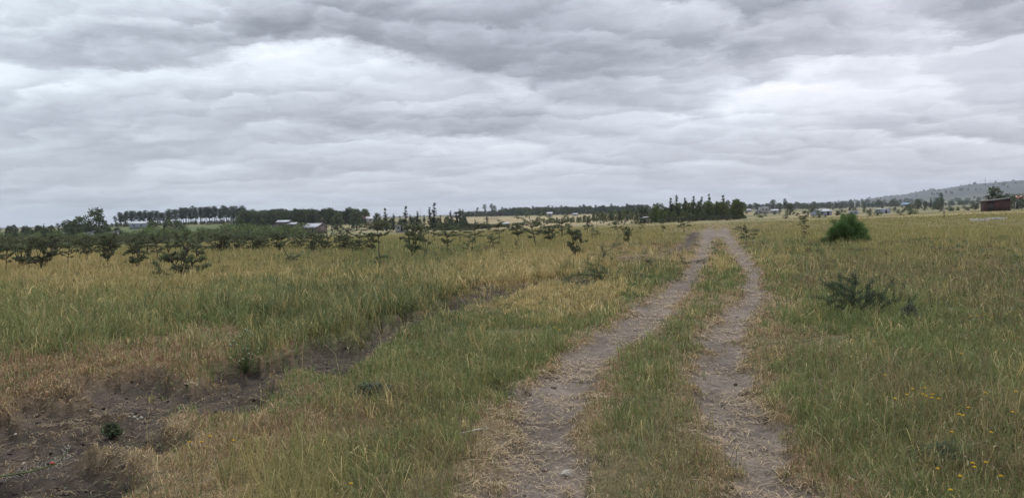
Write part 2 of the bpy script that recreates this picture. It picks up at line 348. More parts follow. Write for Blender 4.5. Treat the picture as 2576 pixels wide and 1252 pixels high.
# ------------------------------------------------------------------ grass
def blades_mesh(bx, by, h, w, lean, col, g, seg3):
    n = len(bx); z = height(bx, by)-.01
    th = g.uniform(0, 2*math.pi, n); dx, dy = np.cos(th), np.sin(th)
    ph = g.uniform(0, 2*math.pi, n)
    sx, sy = np.cos(ph)*w*.5, np.sin(ph)*w*.5
    B = np.stack([bx, by, z], 1); S = np.stack([sx, sy, 0*sx], 1); Lc = np.stack([dx, dy, 0*dx], 1)
    hh = h[:, None]; ln = lean[:, None]
    tip = B+np.array([0, 0, 1])*hh*np.sqrt(np.clip(1-ln**2, .05, 1))+Lc*hh*ln
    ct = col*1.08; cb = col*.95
    if not seg3:
        V = np.stack([B-S, B+S, tip], 1).reshape(-1, 3); T = np.arange(3*n).reshape(-1, 3)
        return V, None, T, np.stack([cb, cb, ct], 1).reshape(-1, 3)
    mid = B+np.array([0, 0, 1])*hh*.62+Lc*hh*ln*.32+np.stack([g.normal(size=n), g.normal(size=n), 0*h], 1)*hh*.07
    V = np.stack([B-S, B+S, mid-S*.75, mid+S*.75, tip], 1).reshape(-1, 3)
    k = np.arange(n)*5
    return V, np.stack([k, k+1, k+3, k+2], 1), np.stack([k+2, k+3, k+4], 1), np.stack([cb, cb, col, col, ct], 1).reshape(-1, 3)
PAL = 1.36*np.array([1.01, 1.0, .97])*np.array([[GT[k][1][i % len(GT[k][1])] for i in range(5)] for k in TYPES]); HT = np.array([GT[k][0] for k in TYPES])
def build_grass():
    g = np.random.default_rng(11); mb = MB()
    rings = [(1.6, 9, 52000, 9), (9, 22, 62000, 9), (22, 50, 66000, 7), (50, 105, 48000, 5), (105, 190, 19000, 3)]
    for r0, r1, nt_, per in rings:
        az = np.radians(g.uniform(-53, 53, nt_)); r = g.uniform(r0, r1, nt_)
        x = r*np.sin(az); y = r*np.cos(az)
        trk, gu, X, Y = zones(x, y)
        keep = g.random(nt_) < (1-trk*.985)*(1-gu*.95)
        cl = fbm(x*1.3, y*1.3, 101, 3); keep &= g.random(nt_) < np.clip(.35+2.2*(cl-.25), .3, 1)
        x, y, X, Y, gu, trk, cl, r = [v[keep] for v in (x, y, X, Y, gu, trk, cl, r)]
        t = gtype(x, y, X, Y, g); n = len(x)
        hf = g.uniform(.65, 1.35, n)*(.40+1.2*fbm(x*.9, y*.9, 105, 4))
        hf *= 1-.55*np.clip(gu*2, 0, 1)-.3*np.clip(trk*2, 0, 1)
        gy = np.interp(X, [p_[0] for p_ in GUL], [p_[1] for p_ in GUL]); below = (Y > gy) & (X < 1500)
        near_gully = (X < 1300) & (Y < gy-25)
        hf = np.where(below, hf*(.45+.55*sst(20, 170, Y-gy)), hf)*np.exp(g.normal(size=n)*.25)
        H = HT[t]*hf*np.where(near_gully & (t == TYPES.index('g')), 1.5, 1)*(1-.35*sst(25, 60, r))
        xl = np.interp(Y, TRK_L[:, 0], TRK_L[:, 1]); xr = np.interp(Y, TRK_R[:, 0], TRK_R[:, 1])
        H = np.where((X > xl) & (X < xr), H*.8, np.where((X > xl-500) & (X < xl) & (Y > 720), H*.8, H))
        tone = (1+.15*g.normal(size=n))[:, None]
        ci = g.integers(0, 4, n)
        # blades
        rep = lambda v: np.repeat(v, per, 0)
        rr = rep(r); m = n*per
        spread = np.clip(.028+.0022*rr, 0, .3)
        bx = rep(x)+g.normal(size=m)*spread; by = rep(y)+g.normal(size=m)*spread
        h = rep(H)*g.uniform(.55, 1.2, m)
        cj = np.where(g.random(m) < .6, rep(ci), g.integers(0, 5, m))
        dry = g.random(n) < np.where((t == TYPES.index('g')) | (t == TYPES.index('m')) | (t == TYPES.index('d')) | (t == TYPES.index('k')), np.where(X < 1500, .24, .13), .05)
        tc_ = np.where(dry, np.where(g.random(n) < .7, TYPES.index('b'), TYPES.index('a')), t)
        col = PAL[rep(tc_), cj]*rep(tone)*g.uniform(.84, 1.18, (m, 1))
        w = np.clip(.00092*rr, .0036, .25)*g.uniform(.7, 1.3, m)
        lean = np.clip(np.abs(g.normal(size=m))*.62+.12, 0, .97)
        lean = np.where(rep((t == TYPES.index('r')) | (t == TYPES.index('s')) | (t == TYPES.index('k'))), np.clip(lean*1.7, 0, .97), lean)
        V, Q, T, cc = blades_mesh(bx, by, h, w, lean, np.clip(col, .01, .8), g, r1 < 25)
        mb.V.append(V); mb.C.append(cc)
        if Q is not None: mb.Fq.append(Q+mb.n)
        mb.Ft.append(T+mb.n); mb.n += len(V)
    o = link('savanna_grass', mb.mesh('savanna_grass', [GRASS])); tag(o, 'green and straw coloured grass covering the open field', 'grass', kind='stuff')
    # tall pale seed stalks standing out of the sward
    mb = MB(); n = 4400
    az = np.radians(g.uniform(-50, 50, n)); r = 3.2+g.random(n)**1.3*38; x = r*np.sin(az); y = r*np.cos(az)
    trk, gu, X, Y = zones(x, y); k = (trk < .1) & (gu < .3) & ~((X > 1250) & (X < 2000) & (Y > 620))
    k &= g.random(n) < np.clip(fbm(x*.4, y*.4, 121, 3)*2-.5, .08, 1)
    x, y, r = x[k], y[k], r[k]; n = len(x)
    col = np.array([.36, .30, .15])*g.uniform(.6, 1.25, (n, 1)); h = g.uniform(.25, .6, n)*np.where(r < 8, .75, 1)
    V, Q, T, cc = blades_mesh(x, y, h, np.clip(.0006*r, .002, .03), np.clip(np.abs(g.normal(size=n))*.3, 0, .8), col, g, True)
    mb.V.append(V); mb.C.append(cc); mb.Fq.append(Q); mb.Ft.append(T); mb.n = len(V)
    tips = V.reshape(-1, 5, 3)[:, 4]; mids = V.reshape(-1, 5, 3)[:, 2]; d = tips-mids; d /= np.linalg.norm(d, axis=1)[:, None]
    pp = (tips[:, None]-d[:, None]*np.linspace(0, .05, 4)[None, :, None]).reshape(-1, 3)
    mb.leaves(pp, .022, .008, g, np.array([.40, .32, .18]), .3, dirs=np.repeat(d, 4, 0))
    tag(link('seed_stalks', mb.mesh('seed_stalks', [GRASS])), 'tall pale seed stalks rising above the grass', 'grass', kind='stuff')
    # straw lying on the wheel tracks, along their edges and in the gully
    mb = MB(); n = 620000
    az = np.radians(g.uniform(-36, 36, n)); r = 2.8+g.random(n)**1.5*34; x = r*np.sin(az); y = r*np.cos(az)
    trk, gu, X, Y = zones(x, y)
    e = np.clip(trk*(1-trk)*4.4+.36*trk+.25*halo(X, Y, x, y)*(trk < .5)+gu*(1-gu)*1.6+.16*gu, 0, 1)*np.clip(fbm(x*2, y*2, 131, 3)*2.6-.75, .03, 1)
    k = g.random(n) < e; x, y, r, gk = x[k], y[k], r[k], gu[k]; n = len(x)
    L_ = g.uniform(.02, .11, n); th = g.uniform(0, 2*math.pi, n); w = np.clip(.0009*r, .0028, .03)
    z = height(x, y)+.006; dx, dy = np.cos(th), np.sin(th)
    P0 = np.stack([x-dx*L_/2, y-dy*L_/2, z+g.uniform(-.004, .012, n)], 1); P1 = np.stack([x+dx*L_/2, y+dy*L_/2, z+g.uniform(-.004, .02, n)], 1)
    Pm = (P0+P1)/2; Pm[:, :2] += g.normal(size=(n, 2))*L_[:, None]*.12; Pm[:, 2] += .006
    S = np.stack([-dy*w/2, dx*w/2, 0*w], 1)
    V = np.stack([P0-S*.6, P0+S*.6, Pm-S, Pm+S, P1-S*.5, P1+S*.5], 1).reshape(-1, 3); b = np.arange(n)*6
    Q = np.concatenate([np.stack([b, b+1, b+3, b+2], 1), np.stack([b+2, b+3, b+5, b+4], 1)])
    c = np.array([.46, .355, .215])*g.uniform(.45, 1.25, (n, 1))*np.where(gk > .3, .6, 1)[:, None]
    mb.V.append(V); mb.Fq.append(Q); mb.C.append(np.repeat(c, 6, 0)); mb.n = len(V)
    tag(link('dry_straw', mb.mesh('dry_straw', [GRASS])), 'bleached straw litter lying on the bare wheel tracks', 'straw', kind='stuff')
    # broad leaved weeds and dry seed heads between the grass
    mb = MB(); n = 5200
    az = np.radians(g.uniform(-38, 38, n)); r = 3+g.random(n)**1.2*32; x = r*np.sin(az); y = r*np.cos(az)
    trk, gu, X, Y = zones(x, y); k = (trk < .15) & (g.random(n) < (1-gu*.93)) & (g.random(n) < np.clip(fbm(x*.6, y*.6, 141, 3)*2.4-.6, .1, 1)); x, y, r = x[k], y[k], r[k]; n = len(x); z = height(x, y)
    pal = np.array([(.11, .14, .05), (.085, .12, .045), (.16, .16, .07), (.17, .115, .07), (.13, .085, .055), (.13, .16, .09)]); ci = g.integers(0, 6, n); per = 26
    sp_ = np.repeat(g.uniform(.04, .13, n), per); hh = np.repeat(g.uniform(.05, .22, n)*np.where((X[k] > 1300) & (X[k] < 2000), .4, 1), per)
    P = np.stack([np.repeat(x, per)+g.normal(size=n*per)*sp_, np.repeat(y, per)+g.normal(size=n*per)*sp_, np.repeat(z, per)+hh*g.random(n*per)**.7], 1)
    rr = np.repeat(r, per)[:, None]; mb.leaves(P, np.clip(.0026*rr, .018, .08), np.clip(.0014*rr, .008, .04), g, pal[np.repeat(ci, per)], .35, up=.4)
    tag(link('field_weeds', mb.mesh('field_weeds', [GRASS])), 'low green and brown broad leaved weeds mixed into the grass', 'weeds', kind='stuff')
    # clods of earth
    mb = MB(); n = 16000
    az = np.radians(g.uniform(-36, 36, n)); r = 3+g.random(n)**1.4*16; x = r*np.sin(az); y = r*np.cos(az)
    trk, gu, X, Y = zones(x, y); k = g.random(n) < gu*.8+trk*.10; x, y, gu_ = x[k], y[k], gu[k]; n = len(x); z = height(x, y)
    oct_ = np.array([(1, 0, 0), (0, 1, 0), (-1, 0, 0), (0, -1, 0), (0, 0, .8), (0, 0, -.6)], float)
    s = (.005+.024*g.random(n)**3)[:, None, None]; V = (oct_[None]*g.uniform(.6, 1.3, (n, 6, 1))*s*g.uniform(.7, 1.4, (n, 1, 3))+np.stack([x, y, z+.003], 1)[:, None]).reshape(-1, 3)
    t8 = np.array([(0, 1, 4), (1, 2, 4), (2, 3, 4), (3, 0, 4), (1, 0, 5), (2, 1, 5), (3, 2, 5), (0, 3, 5)]); T = (np.arange(n)[:, None, None]*6+t8[None]).reshape(-1, 3)
    c = np.where(gu_[:, None] > .2, np.array([[.085, .065, .057]]), np.array([[.2, .15, .125]]))*g.uniform(.6, 1.4, (n, 1))
    mb.add(V, None, T); mb.C[-1] = np.repeat(c, 6, 0)
    tag(link('earth_clods', mb.mesh('earth_clods', [GRASS], smooth=False)), 'crumbled dark earth clods on the eroded ground', 'soil', kind='stuff')
build_grass()

# ------------------------------------------------------------------ shrubs and trees
def grow(g, base, d0, length, r0, levels, spreadf=.55, flat=.0, wig=.16, nb=(2, 4), seglen=None):
    """list of (points, radii, level)"""
    out = []
    def br(p, d, L, r, lev):
        n = max(4, int(L/(seglen or (length*.09)))); P = [p]; dd = d/np.linalg.norm(d)
        for i in range(n):
            dd = dd+g.normal(size=3)*wig; dd[2] *= (1-flat*(i+1)/n*(lev+1)*.4); dd /= np.linalg.norm(dd)
            P.append(P[-1]+dd*L/n)
        P = np.array(P); out.append((P, np.linspace(r, r*.45, n+1), lev))
        if lev < levels:
            for _ in range(g.integers(nb[0], nb[1]+1)):
                k = g.integers(int(n*.3), n+1); a = g.normal(size=3); a -= a.dot(dd)*dd; a /= np.linalg.norm(a)
                d2 = dd*(1-spreadf)+a*spreadf*1.3; d2[2] = d2[2]*(1-flat)+.12
                br(P[k], d2/np.linalg.norm(d2), L*g.uniform(.5, .8), r*.55, lev+1)
    br(np.array(base, float), np.array(d0, float), length, r0, 0)
    return out
ACOL = (.125, .145, .078)
def thorn_proto(seed, kind):
    """thorn acacia scaled to unit height: crooked limbs, foliage in thin flat layers hugging the outer twigs"""
    g = np.random.default_rng(seed); tb = MB(); pts = []
    def limb(p, d, L, r, n=7, wig=.16, level=0.0):
        P = [np.array(p, float)]; d = np.array(d, float); d /= np.linalg.norm(d)
        for i in range(n):
            d = d+g.normal(size=3)*wig; d[2] = d[2]*(1-level*.45); d /= np.linalg.norm(d); P.append(P[-1]+d*L/n)
        P = np.array(P); tb.tube(P, np.linspace(r, r*.4, n+1), 5 if r > .01 else 3); return P, d
    def leafy(P, k, fat=1.0):
        for a, b in zip(P[:-1], P[1:]):
            t = g.random(k)[:, None]; pts.append(a*(1-t)+b*t+g.normal(size=(k, 3))*np.array([.016, .016, .011])*fat+[0, 0, .006])
    def layer(p, d, L, k, flat=.55):                        # one spray: a limb that bends level and carries twigs
        P, e = limb(p, d, L, .011, 8, .15, flat)
        leafy(P[4:], int(k*.8))
        for i in range(3, 9):
            for s_ in (-1, 1):
                if g.random() < .34: continue
                a = math.atan2(e[1], e[0])+s_*g.uniform(.5, 1.3); q, _ = limb(P[i], (math.cos(a), math.sin(a), g.uniform(.0, .35)), L*g.uniform(.22, .5)*(1-.05*i), .005, 4, .2, .6); leafy(q[1:], int(k*.75))
    def ring(p, n, L, up, k=9, flat=.55, a0=None):
        a0 = g.uniform(0, 6.28) if a0 is None else a0
        for i in range(n):
            a = a0+i*6.28/n+g.normal()*.25; layer(p, (math.cos(a), math.sin(a), up*g.uniform(.35, 1.9)), L*g.uniform(.5, 1.25), k, flat)
    if kind == 'umbrella':
        P, _ = limb((0, 0, 0), (g.normal()*.12, g.normal()*.12, 1), .55, .024, 6, .07)
        for k_, (n, L, up) in zip((3, 4, 6, 6), ((2, .38, .5), (4, .50, .6), (6, .62, .9), (4, .45, 1.6))): ring(P[k_], n, L, up)
    elif kind == 'bush':
        for i in range(6):
            a = i+g.random(); P, _ = limb((0, 0, 0), (math.cos(a)*.55, math.sin(a)*.55, 1), g.uniform(.35, .6), .017, 5, .12); ring(P[2], 2, .34, .4, 7); ring(P[-1], 4, .38, .7, 7)
    elif kind == 'tiered':
        P, _ = limb((0, 0, 0), (.05, 0, 1), .9, .022, 9, .05)
        for k_, n, L, up in ((1, 5, .34, .25), (2, 4, .38, .2), (7, 4, .40, .3), (9, 7, .60, .30)): ring(P[k_], n, L, up)
    elif kind == 'sprawl':
        for i in range(9):
            a = i*.7+g.random()*.3; P, _ = limb((0, 0, 0), (math.cos(a)*1.1, math.sin(a)*1.1, g.uniform(.5, 1.2)), g.uniform(.4, .75), .017, 6, .13); ring(P[2], 1, .35, .3, 7); ring(P[4], 2, .36, .5, 7); ring(P[-1], 3, .38, .7, 8)
    elif kind == 'sparse':
        for i in range(3):
            a = i*2.1+g.random(); P, _ = limb((0, 0, 0), (math.cos(a)*.4, math.sin(a)*.4, 1), g.uniform(.45, .8), .018, 6, .15); ring(P[-1], 3, .30, .8, 7); ring(P[3], 1, .3, .6, 7)
    elif kind == 'curly':
        P, _ = limb((0, 0, 0), (0, 0, 1), .22, .02, 3, .05); ring(P[1], 5, .3, .3, 11); ring(P[2], 5, .32, .5, 11)
        q = np.array([(0, 0, .2), (-.2, 0, .42), (-.34, 0, .62), (-.38, 0, .82), (-.30, 0, .98), (-.14, 0, 1.0), (-.02, 0, .86), (.03, 0, .7)]); tb.tube(q, np.linspace(.016, .007, 8), 5); leafy(q[1:], 60, 1.9)
        layer(P[2], (1, 0, .4), .62, 10)
    pts = np.vstack(pts); zt = np.percentile(pts[:, 2], 98); s_ = 1/zt; lb = MB()
    c = np.array(ACOL)*(.65+.8*vnoise(pts[:, 0]*7+31, pts[:, 2]*7+pts[:, 1]*5, seed))[:, None]
    lb.leaves(pts, .034, .020, g, c, .35)
    for b in (tb, lb): b.V = [v*s_ for v in b.V]
    wx = np.percentile(np.abs(pts[:, 0]), 98)*2*s_
    return tb.mesh('trunk', [BARK], True), lb.mesh('crown', [LEAF]), wx
PROTO = {}
for kd, seeds in {'umbrella': (1, 2, 3), 'bush': (4, 5, 6), 'tiered': (7,), 'sprawl': (8, 9), 'sparse': (10, 11, 12), 'curly': (13,)}.items():
    PROTO[kd] = [thorn_proto(s, kd) for s in seeds]
first = {}
def plant(name, proto, loc, rz, sc, label, cat, group=None, parts=('trunk', 'crown')):
    root = bpy.data.objects.new(name, None); C.objects.link(root); root.empty_display_size = .2
    root.location = loc; root.rotation_euler = (0, 0, rz); root.scale = sc
    for nm, me in zip(parts, proto): link(nm, me, root)
    return tag(root, label, cat, group)
gt = np.random.default_rng(23)
def acacia(px, py, hpx, wpx, kind, label, var=None, group='thorn acacias scattered over the field', lift=.30, mirror=False, name='thorn_acacia'):
    x, y, z = ground_hit(px, py, lift)
    k = gt.integers(0, len(PROTO[kind])) if var is None else var
    t, c, w = PROTO[kind][k % len(PROTO[kind])]
    h = (hpx*y/F+lift)*1.13+.04; sx = wpx*y/F/w
    rz = 0 if kind in ('curly',) else gt.uniform(0, 6.28)
    return plant(name, (t, c), (x, y, z-.03), rz, (sx, sx, h), label, 'acacia', group)
def y_near(py, px): return py-(212-.0285*(px-512)) > 20
FG = 'thorn acacias scattered over the field'
A = [ # picture x, base y, height, width (picture units), habit, label
 (182, 269, 32, 54, 'sprawl', 'big spreading thorn acacia, nearest of the left field, low in golden grass'),
 (107, 257, 19, 17, 'bush', 'dark dense acacia bush between two slender ones at far left field'),
 (87, 255, 16, 10, 'sparse', 'thin acacia sapling just left of the dark dense bush'),
 (79, 255, 15, 9, 'sparse', 'skinny upright acacia with a bare dark stem, left field'),
 (67, 258, 18, 22, 'umbrella', 'acacia with bent bare trunk and flat crown at left edge field'),
 (40, 262, 21, 30, 'bush', 'pale tangled acacia standing right of the dark thicket at left edge'),
 (22, 260, 19, 32, 'bush', 'dark wide acacia thicket close to the left picture edge'),
 (5, 264, 24, 24, 'umbrella', 'acacia cut by the left picture edge, trunk in yellow grass'),
 (137, 260, 19, 26, 'bush', 'round dark acacia immediately left of the big spreading one'),
 (147, 250, 15, 44, 'umbrella', 'wide flat acacia behind the round dark one, top against green scrub'),
 (158, 255, 18, 22, 'umbrella', 'acacia with reddish trunk tucked behind the big spreading one'),
 (199, 251, 14, 28, 'umbrella', 'acacia whose crown shows just right of the big spreading one'),
 (218, 246, 11, 22, 'bush', 'low acacia ending the dense group at left'),
 (289, 256, 21, 21, 'curly', 'small gnarled acacia alone in grass with a curled upright limb'),
 (379, 257, 30, 30, 'tiered', 'two tiered acacia with flat top and dark skirt, left of centre'),
 (413, 249, 22, 30, 'bush', 'bushy acacia right of the two tiered one'),
 (426, 247, 20, 15, 'sparse', 'leggy acacia leaning out of the bushy one left of centre'),
 (448, 246, 17, 22, 'umbrella', 'acacia with fine brown lower twigs, second clump left of centre'),
 (435, 236, 10, 16, 'umbrella', 'small flat acacia beyond the brown twigged one'),
 (460, 237, 10, 22, 'umbrella', 'wide flat acacia in front of the dark hedge'),
 (475, 239, 14, 22, 'umbrella', 'layered acacia leaning right, below the hedge end'),
 (471, 247, 8, 14, 'sparse', 'short dark twiggy acacia in greenest grass, centre left'),
 (494, 243, 8, 19, 'umbrella', 'low flat acacia by itself in grass just left of centre'),
 (500, 233, 11, 20, 'umbrella', 'forked dark acacia before the tan field, centre'),
 (517, 246, 5, 7, 'sparse', 'tiny acacia sprig deep in the grass near centre'),
 (518, 232, 8, 22, 'bush', 'low spreading acacia between the forked one and the tall umbrella'),
 (536, 240, 23, 34, 'umbrella', 'tall umbrella acacia with bare double trunk, centre of field'),
 (562, 232, 15, 34, 'umbrella', 'wide dark acacia with thick slanting limb, right of tall umbrella'),
 (550, 236, 9, 20, 'bush', 'brownish low acacia between the two widest crowns at centre'),
 (587, 229, 11, 12, 'umbrella', 'small flat topped acacia on a thin stalk'),
 (597, 231, 16, 11, 'tiered', 'narrow upright acacia with two layers, right of thin stalked one'),
 (592, 234, 7, 7, 'sparse', 'tiny umbrella acacia below the narrow upright one'),
 (618, 228, 7, 17, 'umbrella', 'low acacia with bare arching top before the young plantation'),
 (576, 249, 16, 17, 'bush', 'leafy green acacia bush with a pointed top, mid field'),
 (627, 237, 8, 11, 'bush', 'rounded green bush in grass, left of the track end'),
 (641, 228, 6, 7, 'sparse', 'small twiggy acacia in front of the stone hut'),
 (663, 228, 7, 8, 'sparse', 'little bare acacia left of the round crowned one'),
 (684, 229, 14, 15, 'umbrella', 'round crowned acacia with one straight trunk near the track end'),
 (746, 238, 10, 19, 'umbrella', 'lone umbrella acacia right of the track end in green grass'),
 (804, 232, 8, 12, 'sparse', 'twiggy acacia left of the bright green bush'),
 (804, 220.5, 4.5, 8, 'bush', 'small dark bush on the right field beyond the twiggy acacia'),
 (808, 215.5, 9, 15, 'umbrella', 'flat acacia beside the small yellow sign'),
 (819, 215, 6, 8, 'umbrella', 'small acacia in front of the grey roofed house'),
]
for r_ in A: acacia(*r_)
# the band of acacias closing the golden field
for i in range(22):
    px = 212+i*7.6+gt.normal()*2; py = 244.5-(px-212)*.006+gt.normal()*1.2
    acacia(px, py, gt.uniform(7, 12), gt.uniform(14, 22), ['umbrella', 'bush', 'umbrella', 'sprawl'][i % 4], 'low dark acacia in the closed row behind the golden grass, left of centre', group='acacias in the closed row behind the golden grass')
for i in range(12):
    px = -6+i*11+gt.normal()*3
    acacia(px, 249+gt.normal()*1.5, gt.uniform(9, 13), gt.uniform(18, 26), ['bush', 'umbrella'][i % 2], 'dark acacia in the dense belt behind the nearest thorn trees, far left', group='acacias of the dense belt at far left')

# near gnarled thorn shrubs: few knobbly leafy limbs
def knobbly(seed, limbs, h, leafc=(.095, .125, .068), dens=38, name='thorn_shrub'):
    g = np.random.default_rng(seed); tb = MB(); lb = MB(); pts = []
    for dx, dy, dz, L in limbs:
        for P, R, lev in grow(g, (g.normal()*.04, g.normal()*.04, 0), (dx, dy, dz), L, .012, 2, .5, .15, .17, (2, 3), .045):
            tb.tube(P, R, 5)
            for i in range(1, len(P)):
                k = dens; q = P[i]+g.normal(size=(k, 3))*.020; pts.append(q)
    pts = np.vstack(pts); c = np.array(leafc)*(.7+.8*vnoise(pts[:, 0]*12, pts[:, 2]*12+pts[:, 1]*9, seed))[:, None]
    lb.leaves(pts, .021, .013, g, c, .4)
    return tb.mesh('stem', [BARK], True), lb.mesh('foliage', [LEAF])
def place_px(px, py, lift=0): x, y, z = ground_hit(px, py, lift); return (x, y, z-.02)
limbs = [(-.5, 0, 1, .55), (-.2, .2, 1, .6), (-.7, .1, .8, .45), (.2, -.1, 1, .45), (.5, .2, .8, .5), (1.0, 0, .45, .75), (.9, .1, .6, .6), (-.3, -.3, .7, .4), (.6, -.2, .5, .5), (0, .3, .8, .5)]
plant('thorn_shrub', knobbly(31, limbs, .6), place_px(853, 318), 0, (.70, .70, .98), 'dark gnarled thorn shrub in lush grass at right, one limb reaching right', 'shrub', parts=('stem', 'foliage'))
limbs = [(-.4, 0, 1, .5), (.3, .2, .9, .5), (.9, 0, .5, .6), (-.9, .1, .5, .5), (0, .1, .6, .45), (.6, -.2, .3, .5)]
plant('thorn_shrub', knobbly(32, limbs, .6, dens=14), place_px(607, 282), 0, (1.25, 1.0, .85), 'low sprawling thorn shrub in grass left of the track', 'shrub', parts=('stem', 'foliage'))
limbs = [(-.1, 0, 1, .9), (.25, 0, 1, .55)]
plant('thorn_shrub', knobbly(33, limbs, .6, dens=14), place_px(597, 268), 0, (.95, .8, .95), 'single knobbly thorn stem rising above the sprawling shrub', 'shrub', parts=('stem', 'foliage'))
limbs = [(.9, 0, .6, .5), (-.8, 0, .5, .5), (.2, 0, .7, .4)]
plant('thorn_shrub', knobbly(34, limbs, .6, (.05, .055, .038), 12), place_px(664, 268), 0, (1.3, 1, .8), 'small grey thorn shrub on the brown bank beside the track', 'shrub', parts=('stem', 'foliage'))

def feathery(seed, n, w, h, col, L=.09, wd=.012, core=.0):
    g = np.random.default_rng(seed); tb = MB(); lb = MB(); P = []; Dn = []
    for i in range(80):
        a = g.uniform(0, 6.28); e = math.asin(g.uniform(.12, .99)); Lb = g.uniform(.75, 1.06)
        d = np.array([math.cos(a)*math.cos(e)*w/2, math.sin(a)*math.cos(e)*w/2, math.sin(e)*h])*Lb
        t = np.linspace(0, 1, 8)[:, None]; q = d*t+np.array([0, 0, .12])*h*np.sin(t*3.14)+g.normal(size=(8, 3))*.015
        tb.tube(q, np.linspace(.012, .003, 8), 4)
        k = n//80; tt = g.random(k)**.45; idx = np.clip(tt*7, 0, 6.99); i0 = idx.astype(int); fr = (idx-i0)[:, None]
        c = q[i0]*(1-fr)+q[i0+1]*fr+g.normal(size=(k, 3))*np.array([.075, .075, .06])*w/1.7
        P.append(c); dd = d/np.linalg.norm(d)+g.normal(size=(k, 3))*.7; Dn.append(dd)
    P = np.vstack(P); P[:, 2] = np.abs(P[:, 2]); tone = .65+.7*vnoise(P[:, 0]*5+9, P[:, 2]*6+P[:, 1]*4, seed)
    lb.leaves(P, L, wd, g, np.array(col)*tone[:, None], .3, dirs=np.vstack(Dn))
    return tb.mesh('stem', [BARK], True), lb.mesh('foliage', [LEAF])
x, y, z = ground_hit(848, 243)
plant('feathery_bush', feathery(41, 36000, 1.60, 1.22, (.10, .175, .052)), (x, y, z), .4, (1, 1, 1), 'bright green feathery bush rounded like a dome in right field', 'bush', parts=('stem', 'foliage'))
x, y, z = ground_hit(826, 243)
plant('feathery_bush', feathery(42, 2500, .7, .30, (.10, .15, .05)), (x, y, z), .4, (1, 1, 1), 'low green seedling clump spreading left of the bright feathery bush', 'bush', parts=('stem', 'foliage'))
x, y, z = ground_hit(908, 322)
plant('grey_herb', feathery(43, 1500, .34, .30, (.15, .17, .12), .03, .007), (x, y, z), 0, (.9, .9, .9), 'soft grey green herb right of the dark gnarled shrub', 'herb', parts=('stem', 'foliage'))
x, y, z = ground_hit(112, 437)
plant('leafy_weed', feathery(44, 800, .24, .16, (.095, .15, .055), .025, .010), (x, y, z), 0, (.75, .75, .8), 'small vivid green weed growing on dark soil of the gully', 'weed', parts=('stem', 'foliage'))
x, y, z = ground_hit(370, 398)
plant('grey_herb', feathery(45, 2200, .34, .14, (.115, .14, .09), .04, .008), (x, y, z), 0, (1, 1, 1), 'blue green low herb in grass between gully and left wheel track', 'herb', parts=('stem', 'foliage'))
x, y, z = ground_hit(945, 466)
plant('grey_herb', feathery(46, 2600, .42, .12, (.13, .155, .085), .05, .008), (x, y, z), 0, (1, 1, 1), 'blue green low herb beside brown dead weeds, bottom right', 'herb', parts=('stem', 'foliage'))

# ------------------------------------------------------------------ trees beyond the field (real sizes, shared meshes)
def crown_pts(g, c, r, n, squash=.8):
    d = g.normal(size=(n, 3)); d /= np.linalg.norm(d, axis=1)[:, None]; rad = g.random(n)**.45
    return np.array(c)+d*rad[:, None]*np.array([r, r, r*squash])
def euc(seed, h=11.5):
    g = np.random.default_rng(seed); tb = MB(); lb = MB(); P = []
    lean = g.normal(size=2)*.25; tr = np.array([(lean[0]*t*t, lean[1]*t*t, h*.93*t) for t in np.linspace(0, 1, 7)]); tb.tube(tr, np.linspace(.16, .04, 7), 5)
    cl = [(0, 0, h*.91, 1.15, 150), (0, 0, h*.80, 1.45, 170), (0, 0, h*.66, 1.35, 130), (0, 0, h*.52, .95, 60)]
    for i in range(10):
        z = h*g.uniform(.36, .80); a = g.uniform(0, 6.28); rr = g.uniform(.3, 1.3); cl.append((math.cos(a)*rr, math.sin(a)*rr, z, g.uniform(.5, .95), 60))
    for cx, cy, cz, r, n in cl:
        t = np.interp(cz, tr[:, 2], tr[:, 0]); u = np.interp(cz, tr[:, 2], tr[:, 1])
        P.append(crown_pts(g, (cx+t, cy+u, cz), r, n)); tb.tube([(t, u, cz-.9), (cx+t, cy+u, cz)], (.04, .02), 3)
    P = np.vstack(P); lb.leaves(P, .42, .2, g, np.array((.055, .074, .048))*(.8+.5*vnoise(P[:, 0], P[:, 2], seed))[:, None], .35, up=-.6)
    return tb.mesh('trunk', [PBARK], True), lb.mesh('crown', [LEAF])
def spire(seed, h=8, w=2.4, col=(.055, .074, .050)):
    g = np.random.default_rng(seed); tb = MB(); lb = MB(); P = []; Dd = []
    ln = g.normal()*.05*h; tr = np.array([(ln*t**2, 0, h*t) for t in np.linspace(0, 1, 8)]); tb.tube(tr, np.linspace(.12, .02, 8), 4)
    for i in range(60):
        t = g.uniform(.06, 1); a = g.uniform(0, 6.28); L = (1-t)**.8*w*.5*g.uniform(.5, 1.15)+.12; n = int(14+L*22)
        s = g.random(n)[:, None]; d = np.array([math.cos(a), math.sin(a), .45]); b = np.array([ln*t*t, 0, h*t])
        P.append(b+d*s*L+g.normal(size=(n, 3))*.10); Dd.append(np.broadcast_to(d+np.array([0, 0, .5]), (n, 3)))
        tb.tube([b, b+d*L], (.025, .01), 3)
    lb.leaves(np.vstack(P), .34, .10, g, np.array(col), .35, dirs=np.vstack(Dd))
    return tb.mesh('trunk', [BARK], True), lb.mesh('crown', [LEAF])
